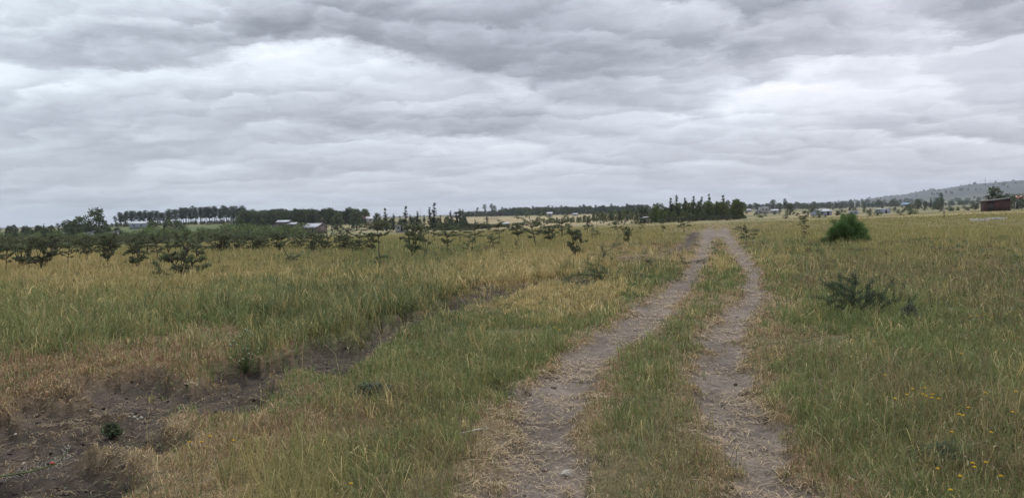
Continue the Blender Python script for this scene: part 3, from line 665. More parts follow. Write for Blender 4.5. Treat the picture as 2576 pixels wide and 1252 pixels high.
def bushy(seed, h=6, w=5, col=(.078, .100, .048), n=2200, leaf=.34, trunk=.12):
    g = np.random.default_rng(seed); tb = MB(); lb = MB(); P = []; tone = []
    tb.tube([(0, 0, 0), (g.normal()*.1, 0, h*trunk), (g.normal()*.3, g.normal()*.3, h*.6)], (.05*h*.5, .035*h*.5, .02*h*.4), 5)
    K = 34
    for i in range(K):
        z = trunk*.7+(.95-trunk*.7)*((i+g.random())/K)**.9; rr = math.sin(min(1, (1-z)*1.6+.12)*1.57)*w*.38*g.uniform(.8, 1.1); a = i*2.4+g.uniform(-.5, .5); q = g.random()**.4
        c = np.array((math.cos(a)*rr*q, math.sin(a)*rr*q, z*h)); r = g.uniform(.12, .22)*w*.72
        P.append(crown_pts(g, c, r, n//K, .8)); tone.append(np.full(n//K, g.uniform(.75, 1.3))); tb.tube([(0, 0, h*trunk*.8), c*.9], (.03, .012), 3)
    P = np.vstack(P); lb.leaves(P, leaf, leaf*.55, g, np.array(col)*np.concatenate(tone)[:, None], .35)
    return tb.mesh('trunk', [BARK], True), lb.mesh('crown', [LEAF])
EUC = [euc(s) for s in range(50, 57)]
SPI = [spire(s) for s in (60, 61, 62)]
GSP = [spire(s, 8, 3.0, (.075, .098, .052)) for s in (63, 64, 65)]
BUS = [bushy(s) for s in (70, 71, 72, 73)]
YBU = [bushy(s, col=(.115, .145, .052)) for s in (74, 75)]
GBU = [bushy(s, 2.2, 2.6, (.11, .145, .055), 800, .16, .05) for s in (76, 77, 78)]
DBU = [bushy(s, 2.2, 2.8, (.055, .068, .036), 800, .16, .1) for s in (79, 80, 81)]
TBU = [bushy(82, 4, 4.6, (.15, .115, .07), 900, .14, .1)]
def joined(pr, name):                                     # one mesh per far, tiny tree
    vs = []; fs = {3: [], 4: []}; cs = []; mi = {3: [], 4: []}; off = 0; mats = []
    for k, me in enumerate(pr):
        n = len(me.vertices); v = np.empty(n*3, np.float32); me.vertices.foreach_get('co', v); vs.append(v.reshape(-1, 3))
        c = np.empty(n*4, np.float32); me.color_attributes['col'].data.foreach_get('color', c); cs.append(c.reshape(-1, 4)[:, :3])
        m = len(me.polygons); st = np.empty(m, np.int32); me.polygons.foreach_get('loop_start', st); tt = np.empty(m, np.int32); me.polygons.foreach_get('loop_total', tt)
        li = np.empty(len(me.loops), np.int32); me.loops.foreach_get('vertex_index', li)
        for q in (3, 4):
            s_ = st[tt == q]
            if len(s_): fs[q].append(li[s_[:, None]+np.arange(q)]+off); mi[q].append(np.full(len(s_), k))
        off += n; mats.append(me.materials[0])
    Fs = []; MI = []
    for q in (4, 3):
        if fs[q]: Fs.append(np.concatenate(fs[q])); MI.append(np.concatenate(mi[q]))
    return make_mesh(name, np.vstack(vs), Fs, np.vstack(cs), mats, np.concatenate(MI))
def tree(name, pro, hnat, px, depth, hm, label, cat='tree', group=None, wf=1.0, dz=0, rz=None):
    x, y, z = at(px, depth); s = hm/hnat
    return plant(name, pro, (x, y, z-.1+dz), gt.uniform(0, 6.28) if rz is None else rz, (s*wf, s*wf, s), label, cat, group)
def pick(L): return L[gt.integers(0, len(L))]
FAR = {}
def fartree(name, L, key, hnat, px, depth, hm, label, cat='tree', group=None, wf=1.0):
    if key not in FAR: FAR[key] = [joined(p, key) for p in L]
    x, y, z = at(px, depth); s = hm/hnat
    o = link(name, pick(FAR[key]), None, (x, y, z-.08), gt.uniform(0, 6.28)); o.scale = (s*wf, s*wf, s)
    return tag(o, label, cat, group)

# long eucalyptus grove on the left skyline: tops follow the crown line seen
SKY = np.array([(113, 217), (118, 214.5), (128, 213), (150, 211.8), (165, 212.2), (178, 209.6), (205, 208.6), (240, 208.3), (255, 211.5), (262, 210), (270, 208.8), (285, 209), (310, 209.2), (330, 209.6), (350, 210.6), (364, 212.8)])
i = 0
for px in np.arange(116, 364, 2.1):
    for row in range(2):
        if row and px < 236 and i % 3: i += 1; continue
        p = px+gt.normal()*.7+row*1.2; dep = (560 if px < 230 else 480)+row*22+gt.normal()*5
        x, y, z = at(p, dep); hy = 212-.0285*(p-512); top = np.interp(p, SKY[:, 0], SKY[:, 1])
        hm = (hy-top)*dep/F+EYE-z+gt.normal()*.75-row*.3
        if px < 245: tree('eucalyptus_tree', pick(EUC), 11.7, p, dep, max(hm, 4)*1.17, 'slim eucalyptus with bare trunk against the sky, in the long row at left', 'tree', 'eucalyptus row on the left skyline', wf=1.45)
        else: tree('eucalyptus_tree', pick(EUC), 11.7, p, dep, max(hm, 4), 'dark eucalyptus of the dense grove behind the stone shed', 'tree', 'eucalyptus grove behind the stone shed', wf=1.75)
        i += 1
for px in np.arange(238, 368, 1.9):
    fartree('dense_tree', BUS, 'dense_tree', 6, px+gt.normal(), 450+gt.normal()*14, gt.uniform(6, 10.5), 'dark bushy tree filling the foot of the grove behind the stone shed', group='bushy trees at the foot of the grove', wf=1.15)
for i in range(46):
    fartree('low_tree', BUS, 'dense_tree', 6, 113+i*2.8+gt.normal(), 520+gt.normal()*10, gt.uniform(1.8, 3.6), 'low dark tree under the bare trunks of the eucalyptus row', group='low trees under the eucalyptus row', wf=1.5)
# left cluster
for px, dep, h, L, hn, lab in [
  (97, 260, 11.3, BUS, 6, 'tallest rounded tree with ragged top on the left skyline'),
  (80, 280, 9.2, YBU, 6, 'yellow green tree left of the tallest rounded one'),
  (67, 290, 7.8, BUS, 6, 'dark tree left of the yellow green one'),
  (59, 300, 7.0, EUC, 11.7, 'thin tree with a gap below its crown at left'),
  (74, 285, 7.6, BUS, 6, 'grey green tree touching the left side of the yellow green one'),
  (44, 310, 6.6, SPI, 8, 'pointed dark tree on the far left skyline'),
  (51, 310, 5.8, BUS, 6, 'low rounded tree right of the pointed one at far left'),
  (36, 320, 5.6, SPI, 8, 'short pointed tree at far left, before the rounded pair'),
  (25, 330, 5.6, BUS, 6, 'broad tree with brown bush below at far left'),
  (8, 330, 5.2, BUS, 6, 'spreading tree nearest the left picture edge'),
  (168, 330, 8.0, BUS, 6, 'bushy tree before the eucalyptus row, right of the grey hut'),
  (152, 330, 7.0, YBU, 6, 'olive tree standing behind the grey hut'),
  (178, 310, 6.5, BUS, 6, 'dark low tree ending the clump below the eucalyptus row'),
  (183, 215, 4.2, DBU, 2.2, 'dark rounded bush beneath the eucalyptus row with pale posts nearby'),
  (210, 260, 2.8, DBU, 2.2, 'small upright dark bush among light green scrub'),
  (241, 330, 6.4, BUS, 6, 'tree standing before the grove, left of the farm compound'),
  (322, 330, 6.0, TBU, 4, 'leafless tan brown tree behind the stone shed'),
  (356, 330, 7.6, BUS, 6, 'dark tree right of the leafless tan one'),
  (337, 300, 7.4, BUS, 6, 'dark tree rising over the right end of the stone shed'),
  (377, 360, 7.0, BUS, 6, 'bushy tree left of the leaning spires')]:
    tree('bushy_tree' if hn != 8 else 'spire_tree', pick(L), hn, px, dep, h, lab, wf=1.1)
for i in range(46):
    px = gt.uniform(-15, 120); fartree('dense_tree', BUS, 'dense_tree', 6, px, gt.uniform(240, 430), gt.uniform(3, 5.4), 'small dark tree in the scrubby woodland at far left', group='small trees of the far left woodland', wf=1.1)
for i in range(170):
    px = gt.uniform(-10, 305); fartree('scrub_bush', GBU, 'scrub_bush', 2.2, px, gt.uniform(125, 330), gt.uniform(1.5, 3.4), 'light green scrub bush between the acacias and the eucalyptus row', 'bush', 'light green scrub bushes on the left', wf=1.5)
for i in range(12):
    px = gt.uniform(-10, 200); fartree('dark_bush', DBU, 'dark_bush', 2.2, px, gt.uniform(110, 200), gt.uniform(1.4, 2.4), 'dark scrub bush beyond the belt of acacias on the left', 'bush', 'dark scrub bushes on the left', wf=1.4)
# leaning spires left of centre
for px, dep, h, lab in [(386, 250, 8.0, 'thick leaning dark spire tree, left end of the spire clump'), (393, 252, 6.2, 'short spire close behind the leaning one'),
  (400, 250, 5.2, 'low dark conifer in the middle of the spire clump'), (405, 250, 8.5, 'tall pointed conifer right of the leaning spire'), (411, 255, 5.6, 'small conifer beside the tall pointed one'),
  (417, 250, 6.8, 'medium conifer between the tall pointed one and the twin spires'), (424, 255, 5.2, 'low conifer left of the twin spires'), (430, 250, 8.2, 'left and shorter one of the twin thin spires'),
  (433.5, 250, 9.3, 'right and tallest one of the twin thin spires'), (440, 255, 5.0, 'low conifer under the twin spires on their right'),
  (451, 240, 6.4, 'leaning dark conifer left end of the second small clump'), (457, 245, 5.6, 'pointed conifer in the second small clump'), (460, 245, 7.0, 'tallest conifer of the second small clump'), (465, 250, 5.0, 'low conifer ending the second small clump on the right'),
  (487, 320, 5.0, 'lone pointed conifer behind the dark hedge')]:
    tree('spire_tree', pick(SPI), 8, px, dep, h*.95, lab, group=None, wf=1.15 if h > 8 else 1.5)
for i in range(26):
    px = gt.uniform(376, 470); fartree('dense_tree', BUS, 'dense_tree', 6, px, gt.uniform(255, 275), gt.uniform(3.0, 4.6), 'dark bushy undertree at the foot of the conifer clumps', group='undertrees of the conifer clumps', wf=1.0)
for i in range(46):
    px = 440+i*1.08; fartree('hedge_bush', DBU, 'dark_bush', 2.2, px, 215+gt.normal()*3, (2.3-.02*i)*gt.uniform(.85, 1.1), 'dark bush of the long clipped looking hedge before the tan field', 'bush', 'bushes of the dark hedge', wf=1.25)
for i in range(9):
    fartree('hedge_bush', GBU, 'scrub_bush', 2.2, 488+i*2.6, 235, 1.3, 'green low bush at the right end of the hedge', 'bush', 'green bushes ending the hedge', wf=1.6)
# far tree line across the centre
for i in range(150):
    px = 455+i*1.30+gt.normal()*.5; t = (px-455)/194; h = (5 if px < 500 else 7.2)*gt.uniform(.75, 1.2)
    if px < 500 and i % 3 == 0: continue
    fartree('far_tree', BUS if i % 3 else EUC, 'dense_tree' if i % 3 else 'tall_far', 6 if i % 3 else 11.7, px, 900+gt.normal()*25, h+2.0+(2 if i % 3 == 0 else 0), 'tiny dark tree in the long skyline belt across the centre', group='trees of the central skyline belt', wf=1.5)
for px, h, lab in [(485, 18, 'broad headed tree standing highest above the tan field'), (492, 18.5, 'thin tall tree with bare stem above the tan field'), (495, 16, 'full crowned tree right of the thin tall one'), (477, 13.5, 'medium tree left of the broad headed one'), (463, 11, 'rounded small tree at left start of the skyline belt')]:
    tree('eucalyptus_tree', pick(EUC), 11.7, px, 880, h*.86, lab, wf=1.35)
for i in range(48):
    px = 543+i*2.35+gt.normal(); fartree('young_tree', YBU if i % 2 else BUS, 'young_tree' if i % 2 else 'dense_tree', 6, px, 330+gt.normal()*12, (2.3+2.3*sst(560, 630, px))*gt.uniform(.8, 1.2), 'young light green tree in the plantation row right of centre', group='young trees of the plantation row', wf=.85)
# grove beyond the end of the track
for px, dep, h, L, hn, lab in [(671, 210, 6.4, GSP, 8, 'thin faint spire at the left end of the track grove'), (677, 200, 6.9, GSP, 8, 'tallest full conifer at the left of the track grove'),
  (686, 205, 6.2, GSP, 8, 'leaning pointed conifer of the track grove'), (693, 205, 6.5, GSP, 8, 'slim pointed conifer, third big spire of the track grove'), (701, 210, 6.4, GSP, 8, 'slender spire in the middle of the track grove'),
  (708, 205, 6.9, GSP, 8, 'high thin spire right of middle in the track grove'), (723, 200, 6.4, GSP, 8, 'full conifer near the right end of the track grove'), (733, 205, 5.2, GSP, 8, 'short conifer second from right in the track grove'), (738, 205, 5.0, GSP, 8, 'short dark conifer closing the track grove on the right'),
  (658, 210, 5.2, BUS, 6, 'dark rounded tree left of the track grove spires')]:
    tree('spire_tree' if hn == 8 else 'bushy_tree', pick(L), hn, px, dep, h*1.0, lab, wf=1.2 if h > 6 else 1.5)
for i in range(58):
    px = 653+i*1.52+gt.normal()*1.3;  fartree('grove_tree', BUS if i % 3 == 0 else YBU, 'dense_tree' if i % 3 == 0 else 'young_tree', 6, px, 205+gt.normal()*8, gt.uniform(2.5, 5.3), 'mid green tree filling the grove at the end of the track', group='filling trees of the track grove', wf=gt.uniform(.75, 1.1))
for i in range(26):
    px = 636+i*4.1+gt.normal(); fartree('dark_bush', DBU, 'dark_bush', 2.2, px, 185+gt.normal()*8, gt.uniform(1.1, 1.9), 'low dark bush at the foot of the track grove', 'bush', 'low bushes at the foot of the track grove', wf=1.3)
# right: plain and hill foot
for i in range(130):
    px = 742+i*2.2+gt.normal(); fartree('far_tree', BUS, 'dense_tree', 6, px, 1150+gt.normal()*90-(0 if px < 900 else 0), gt.uniform(6, 10.5)*(1 if px < 900 else .7), 'tiny dark tree in the belt below the distant hill', group='trees of the belt below the hill', wf=1.35)
for i in range(46):
    px = 745+i*6.0+gt.normal()*2; fartree('far_tree', BUS, 'dense_tree', 6, px, 2050+gt.normal()*150, gt.uniform(9, 17), 'tiny tree on the hazy rise under the hill', group='trees on the hazy rise', wf=1.7)
for i in range(95):
    px = gt.uniform(830, 1035); x, y, z = at(px, gt.uniform(2900, 4450)); fartree('hill_tree', BUS, 'dense_tree', 6, px, y, gt.uniform(5, 13), 'tiny bush dotted on the slope of the distant hill', 'tree', 'bushes dotted over the distant hill', wf=1.6)
for i in range(46):
    px = 850+i*4.1+gt.normal()*1.5; fartree('ridge_tree', BUS, 'dense_tree', 6, px, 4500, gt.uniform(6, 14), 'tiny tree along the ridge of the distant hill', 'tree', 'trees along the hill ridge', wf=2.2)
for px, dep, h, L, hn, lab in [(790, 330, 5.0, BUS, 6, 'big dark rounded bush tree right of the white house'), (785, 380, 8.2, EUC, 11.7, 'palm like tufted tree above the big dark bush tree'), (773, 900, 13, BUS, 6, 'rounded dark tree left of the tufted one'),
  (917.5, 520, 7.6, BUS, 6, 'dark tree leftmost of the plain group before the hill'), (925, 530, 6, BUS, 6, 'small round tree second in the plain group before the hill'), (931, 530, 8.5, SPI, 8, 'upright tree of the plain group before the hill'), (936, 510, 5.6, BUS, 6, 'low round tree inside the plain group before the hill'),
  (942, 540, 12, EUC, 11.7, 'tallest tree at the right of the plain group before the hill'), (940, 500, 8, BUS, 6, 'wide dark tree at the right of the plain group before the hill'),
  (994, 210, 6.4, BUS, 6, 'fresh green tree rising behind the rust red shed'), (1001, 230, 4.4, BUS, 6, 'lower green tree at the right shoulder of the shed'), (1007, 165, 3.6, DBU, 2.2, 'dark acacia tree overlapping the right side of the shed'),
  (1016, 170, 3.6, DBU, 2.2, 'dark acacia tree right of the shed'), (1026, 172, 3.6, DBU, 2.2, 'dark acacia tree cut by the right picture edge')]:
    tree('spire_tree' if L is SPI else 'bushy_tree', pick(L), hn, px, dep, h, lab, wf=1.15)
for i in range(90):
    px = gt.uniform(742, 1030); dep = gt.uniform(150, 420); fartree('plain_bush', DBU if i % 3 else GBU, 'dark_bush' if i % 3 else 'scrub_bush', 2.2, px, dep, gt.uniform(.6, 1.3)*(.7+dep/450), 'low bush scattered on the dry plain at right', 'bush', 'low bushes on the dry plain', wf=1.4)
for i in range(34):
    px = gt.uniform(480, 650); fartree('plain_bush', DBU, 'dark_bush', 2.2, px, gt.uniform(150, 320), gt.uniform(.5, 1.0), 'tiny bush on the tan plain at centre', 'bush', 'tiny bushes on the tan plain', wf=1.3)
for i in range(40):
    px = gt.uniform(745, 1030); fartree('plain_bush', BUS, 'dense_tree', 6, px, gt.uniform(450, 1000), gt.uniform(2, 4.5), 'small tree on the far plain at right', 'tree', 'small trees on the far plain', wf=1.2)

# ------------------------------------------------------------------ buildings
STONE = surf_mat('grey_stone', (.16, .13, .12), (.08, .065, .06), 1.6, stretch=(1, 1, 2)); PALE = surf_mat('pale_wall', (.33, .33, .33), (.24, .24, .24), 1.5)
TIN = surf_mat('grey_tin', (.36, .37, .40), (.25, .25, .27), 1.0, .5, .3, wave=2.5); WTIN = surf_mat('white_tin', (.46, .47, .50), (.34, .34, .36), 1.0, .5, .1, wave=2.5)
RED = surf_mat('rusty_red_tin', (.070, .021, .017), (.034, .014, .012), 1.3, .75, .1, stretch=(1, 1, .35), wave=2.2); DARK = surf_mat('dark_opening', (.02, .02, .022), rough=.9)
DTIN = surf_mat('dark_tin', (.035, .034, .036), (.06, .045, .04), 2, .7, .2); PINK = surf_mat('pink_tin', (.62, .26, .22), (.5, .22, .2), 1, .6); BLUE = surf_mat('blue_tin', (.22, .38, .55), (.18, .3, .45), 1, .6)
BGREY = surf_mat('blue_grey_wall', (.30, .33, .39), (.22, .24, .28), 2); WOOD = surf_mat('weathered_post', (.22, .18, .14), (.12, .10, .08), 10); PWOOD = surf_mat('pale_post', (.45, .42, .36), (.3, .28, .24), 10)
CONC = surf_mat('pale_concrete', (.36, .34, .28), (.26, .24, .20), 3); YEL = surf_mat('yellow_board', (.62, .50, .26), (.5, .42, .24), 4); STEEL = surf_mat('mast_steel', (.20, .20, .22), (.14, .14, .15), 1)
def part(name, mb, mat, parent): return link(name, mb.mesh(name, [mat]), parent)
def house(name, label, px, depth, w, dp, h, rise, wall, roof, rz=0, style='gable', doors=(), wins=(), over=.35, dz=0, cat='house'):
    x, y, z = at(px, depth); r = bpy.data.objects.new(name, None); C.objects.link(r); r.location = (x, y, z+dz); r.rotation_euler = (0, 0, rz); tag(r, label, cat)
    m = MB()
    if style == 'gable':                                    # ridge along local x
        V = []
        pts = [(-dp/2, -.6), (dp/2, -.6), (dp/2, h), (0, h+rise), (-dp/2, h)]
        m2 = MB(); m2.prism(pts, -w/2, w/2); v = m2.V[0]; m.add(np.stack([v[:, 1], v[:, 0], v[:, 2]], 1), [tuple(reversed(q)) for q in m2.Fq[0]], [tuple(reversed(q)) for q in m2.Ft[0]])
        part('wall', m, wall, r)
        for s in (-1, 1):
            q = MB(); k = over*rise/(dp/2)
            P = [(-w/2-over, s*(dp/2+over), h-k), (w/2+over, s*(dp/2+over), h-k), (w/2+over, 0, h+rise), (-w/2-over, 0, h+rise)]
            if s < 0:
                pass
            V = np.array([(a, b, c+.03) for a, b, c in P]+[(a, b, c+.11) for a, b, c in P]); q.add(V, [(0, 3, 2, 1), (4, 5, 6, 7), (0, 1, 5, 4), (2, 3, 7, 6), (1, 2, 6, 5), (3, 0, 4, 7)])
            part('roof', q, roof, r)
    else:                                                   # single pitch, falling towards -x
        m.prism([(-w/2, -.6), (w/2, -.6), (w/2, h+rise), (-w/2, h)], -dp/2, dp/2); part('wall', m, wall, r)
        q = MB(); sl = rise/w
        q.prism([(-w/2-over, h-over*sl+.03), (w/2+over, h+rise+over*sl+.03), (w/2+over, h+rise+over*sl+.11), (-w/2-over, h-over*sl+.11)], -dp/2-over, dp/2+over); part('roof', q, roof, r)
    for (cx, ww, hh) in doors:
        q = MB(); q.box(cx-ww/2, cx+ww/2, -dp/2-.04, -dp/2+.02, 0, hh); d_ = part('door', q, DARK, r)
        q = MB(); q.box(cx-ww/2-.08, cx-ww/2, -dp/2-.07, -dp/2+.02, 0, hh+.08); q.box(cx+ww/2, cx+ww/2+.08, -dp/2-.07, -dp/2+.02, 0, hh+.08); part('door_frame', q, PALE, d_)
    for (cx, cz, ww, hh) in wins:
        q = MB(); q.box(cx-ww/2, cx+ww/2, -dp/2-.03, -dp/2+.02, cz-hh/2, cz+hh/2); w_ = part('window', q, DARK, r)
        q = MB(); q.box(cx-ww/2-.06, cx+ww/2+.06, -dp/2-.10, -dp/2-.035, cz-hh/2-.1, cz-hh/2); part('sill', q, PALE, w_)
    return r
house('stone_shed', 'grey stone shed with two step pale tin roof, nearest building left of centre', 314.5, 250, 6.0, 5, 2.0, 1.2, STONE, TIN, -.5, doors=[(1.2, .8, 1.9)], wins=[(-1.4, 1.3, .6, .6)], dz=.1)
house('farm_house', 'long brown farm house with white raised roof strip, before the grove', 284, 400, 6.5, 5, 3.2, .8, STONE, WTIN, -.15, doors=[(.5, .9, 2)], wins=[(-1.8, 1.6, .8, .8), (2.2, 1.6, .8, .8)])
house('farm_annex', 'low brown annex with grey roof joining the right of the long farm house', 293, 398, 4.5, 4, 2.0, .8, STONE, TIN, -.15, doors=[(0, .9, 1.8)])
house('farm_annex', 'small brown lean-to at the left of the long farm house', 276.5, 398, 3.4, 3.5, 1.7, .7, STONE, TIN, -.1, 'lean', wins=[(0, 1, .5, .5)])
house('grey_hut', 'grey walled house with bright roof edge below the eucalyptus row', 139, 445, 9.0, 5, 2.6, .9, BGREY, WTIN, .1, wins=[(-2, 1.5, .9, .8), (2, 1.5, .9, .8)], dz=.6)
for px, dp_, lab in [(59, 262, 'tiny white roofed hut, leftmost among the dark left woodland'), (88, 235, 'tiny white hut half hidden below the yellow green tree'), (113.5, 235, 'tiny pale kiosk hidden by scrub left of the grey house')]:
    house('white_hut', lab, px, dp_, 2.4, 2, 1.7, .4, PALE, WTIN, .2, 'lean', doors=[(.3, .6, 1.5)], cat='hut', dz=1.0)
house('pink_roof_house', 'small house with faded pink roof between dark trees', 365, 430, 2.6, 3, 2.6, 1.0, PALE, PINK, .2, wins=[(0, 1.5, .7, .7)], dz=1.4)
house('white_roof_house', 'pale house with white roof right of the pink roofed one', 370, 425, 4.0, 3, 2.2, 1.0, PALE, WTIN, .2, wins=[(0, 1.4, .7, .7)], dz=1.4)
house('white_shed', 'small white metal shed below the dark conifer clump', 401.5, 205, 2.7, 2.4, 1.5, .25, PALE, WTIN, -.35, 'lean', wins=[(-.4, .9, .5, .5)], doors=[(.6, .6, 1.4)], cat='shed', dz=.35)
house('far_house', 'tiny pale farm building left of the skyline trees', 457, 820, 9, 6, 2.6, 1.0, PALE, TIN, 0, wins=[(-2, 1.6, 1, 1), (2, 1.6, 1, 1)])
house('grey_roof_shed', 'low shed with pale grey roof lying on the tan plain', 504.5, 270, 2.4, 2.5, .9, .5, STONE, TIN, .3, doors=[(0, .6, .9)], cat='shed')
house('far_house', 'tiny white house in front of the skyline belt, centre', 549.5, 700, 5, 4, 2.6, 1.0, PALE, WTIN, 0, doors=[(0, 1, 2)], dz=1)
house('stone_hut', 'small grey stone hut with white post beside it, left of the grove', 643.4, 190, 1.35, 1.4, 1.25, .25, STONE, TIN, .25, 'lean', doors=[(-.1, .5, 1.1)], cat='hut')
house('grove_roof_house', 'long low house showing a white roof line left side in the track grove', 703, 208, 3.6, 2, 1.75, .1, STONE, WTIN, -.05, 'lean', doors=[(0, .6, 1.3)], cat='house')
house('grove_roof_house', 'long low house showing a white roof line right side in the track grove', 717, 208, 4.2, 2, 1.95, .1, STONE, WTIN, .05, 'lean', doors=[(0, .6, 1.3)], cat='house')
r = house('white_house', 'white house with raised blue white roof on the plain, right of the grove', 763.5, 480, 5.0, 5, 3.4, .4, PALE, WTIN, 0, 'lean', wins=[(-1, 2.2, .8, .8), (1, 2.2, .8, .8)], dz=.5)
q = MB(); q.box(-5.0, -2.55, -1.5, 1.5, -.5, 1.7); part('side_wing', q, PALE, r); q = MB(); q.box(-5.2, -2.55, -1.8, 1.8, 1.72, 1.84); part('side_wing_roof', q, WTIN, r)
house('grey_roof_house', 'wide grey roofed house partly behind small acacias, right plain', 821, 235, 4.6, 4, 1.3, .6, BGREY, TIN, .25, doors=[(1, .7, 1.2)], wins=[(-1, .8, .5, .5)])
house('block_house', 'small blue grey block building without visible roof, right of the grey roofed house', 853.5, 260, 2.2, 2.5, 1.15, .05, BGREY, TIN, 0, 'lean', wins=[(.2, .7, .4, .4)], over=.05)
house('block_house', 'blue grey building with bright white roof edge, right of the bright bush', 882.5, 250, 3.4, 3, 1.35, .2, BGREY, WTIN, .1, 'lean', doors=[(.3, .6, 1.1)], over=.15)
house('blue_roof_house', 'tiny house with blue roof in the belt below the hill', 905, 1000, 9, 6, 2.6, 1.2, PALE, BLUE, 0, wins=[(-2, 1.5, 1, 1), (2, 1.5, 1, 1)], dz=1.5)
house('pink_roof_house', 'tiny pink building among dark trees at the right picture edge', 1018, 185, 1.4, 1.5, 2.7, .4, PALE, PINK, 0, wins=[(0, 1.6, .4, .4)])
for px, dep, lab in [(575, 760, 'tiny pale roof among the skyline trees, right of centre'), (748, 700, 'tiny pale house left of the white house'), (774, 520, 'tiny white roof right of the white house')]:
    house('far_house', lab, px, dep, 5, 4, 1.8, .8, PALE, TIN, .1, wins=[(0, 1.2, .8, .8)])
house('hill_house', 'long pale building on top of the distant hill', 1002, 4450, 24, 12, 6, 3, PALE, WTIN, 0, doors=[(0, 2, 3)], dz=5)
# rust red shed
r = house('red_shed', 'rust red corrugated shed with dark overhanging roof at the right edge', 995.5, 142, 3.9, 2.8, 1.85, .40, RED, DTIN, -.12, 'lean', doors=[(-1.5, .7, 1.45)], over=.35, cat='shed')
for c in list(r.children)+[k for c in r.children for k in c.children]:
    if c.name.startswith('door'): c.data.materials[0] = DTIN
q = MB(); q.tube([(2.6, -1.7, -.3), (2.6, -1.7, 1.5)], .05, 5); part('corner_post', q, PWOOD, r)
for px, py, w, lab in [(979.5, 215.6, 11, 'pale concrete slab in grass left below the red shed'), (997, 214.6, 12, 'thin pale concrete slab in grass right below the red shed')]:
    x, y, z = ground_hit(px, py, .35); m = MB(); w = w*y/F; m.box(-w/2, w/2, -.55, .55, -.3, .13); m.box(-w/2+.15, w/2-.15, -.4, .4, .134, .15)
    tag(link('concrete_slab', m.mesh('concrete_slab', [CONC]), None, (x, y, z), .05), lab, 'slab')

# posts, sign, masts
def post(px, py, hpx, mat, label, rad=.05, tilt=0, lift=.2, name='wooden_post', group=None):
    x, y, z = ground_hit(px, py, lift); h = hpx*y/F+lift; m = MB(); m.tube([(0, 0, -.2), (tilt*h*.5, 0, h*.5), (tilt*h, 0, h)], (rad, rad*.92, rad*.85), 6)
    tag(link(name, m.mesh(name, [mat], True), None, (x, y, z)), label, 'post', group)
post(944, 216, 8.5, WOOD, 'single dark wooden post in the right field before the plain')
post(641.7, 219, 4.5, PWOOD, 'white post beside the small stone hut', .06)
for i, px in enumerate((153, 176.5, 186.5, 196, 208, 209.5, 214, 244, 254, 341)):
    post(px, 239.2 if px < 220 else 236, 4.5, PWOOD, 'thin pale fence post in front of the green scrub at left', .07, (i % 3-1)*.08, 0, group='pale fence posts on the left')
for i in range(10):
    x, y, z = at(484+i*1.5, 560); m = MB(); m.tube([(0, 0, -.2), (0, 0, 1.6)], .2, 5); tag(link('fence_post', m.mesh('fence_post', [WOOD]), None, (x, y, z)), 'tiny dark fence post in the row across the tan field', 'post', 'fence post row across the tan field')
x, y, z = at(800.5, 118); r = tag(link('small_sign', None, None, (x, y, z)), 'small yellowish board sign on a post beside a flat acacia', 'sign')
m = MB(); m.tube([(0, .04, -.2), (0, .04, .85)], .035, 5); part('post', m, WOOD, r); m = MB(); m.box(-.45, .45, -.03, 0, .25, .85); part('board', m, YEL, r)
m = MB()
for k in range(3): m.box(-.34, .34-.12*k, -.042, -.034, .66-.14*k, .70-.14*k)
part('lettering', m, DARK, r)
def mast(px, dep, top_py, base_w, label):
    x, y, z = at(px, dep); d = ray(px, top_py); h = EYE+d[2]*dep-z; r = tag(link('radio_mast', None, None, (x, y, z)), label, 'mast')
    m = MB()
    for a, b in ((-1, -1), (1, -1), (1, 1), (-1, 1)): m.tube([(a*base_w, b*base_w, -2), (a*base_w*.25, b*base_w*.25, h)], base_w*.22, 4)
    part('legs', m, STEEL, r); m = MB(); n = 14
    for i in range(n):
        t0, t1 = i/n, (i+1)/n; w0, w1 = base_w*(1-.75*t0), base_w*(1-.75*t1)
        for a, b, c, e in ((-1, -1, 1, -1), (1, -1, 1, 1), (1, 1, -1, 1), (-1, 1, -1, -1)): m.tube([(a*w0, b*w0, h*t0), (c*w1, e*w1, h*t1)], base_w*.12, 3)
    part('bracing', m, STEEL, r); m = MB(); m.tube([(0, 0, h), (0, 0, h*1.08)], base_w*.12, 4); m.box(-base_w*.5, base_w*.5, -base_w*.5, base_w*.5, h*.93, h*.955); part('antenna', m, STEEL, r)
mast(985.2, 4500, 177, 1.5, 'tallest radio mast on the ridge of the distant hill')
mast(990.2, 4500, 178.8, .8, 'fainter mast right of the tallest one on the ridge')
mast(1006, 4500, 181, .6, 'short thin mast on the ridge beside the long pale building')
mast(1014.5, 4500, 179.8, .55, 'faint thin mast, left of the pair near the right picture edge')
mast(1019.5, 4500, 178.6, 1.0, 'mast nearest the right picture edge on the ridge')
mast(653.5, 900, 202, .22, 'thin pole left of the track grove against the sky'); mast(663.5, 900, 203.5, .2, 'shorter thin pole just left of the track grove spires'); mast(498, 900, 209, .25, 'thin mast right of the full crowned skyline tree')
mast(420.5, 600, 207.2, .15, 'faint thin pole rising behind the conifer clump')

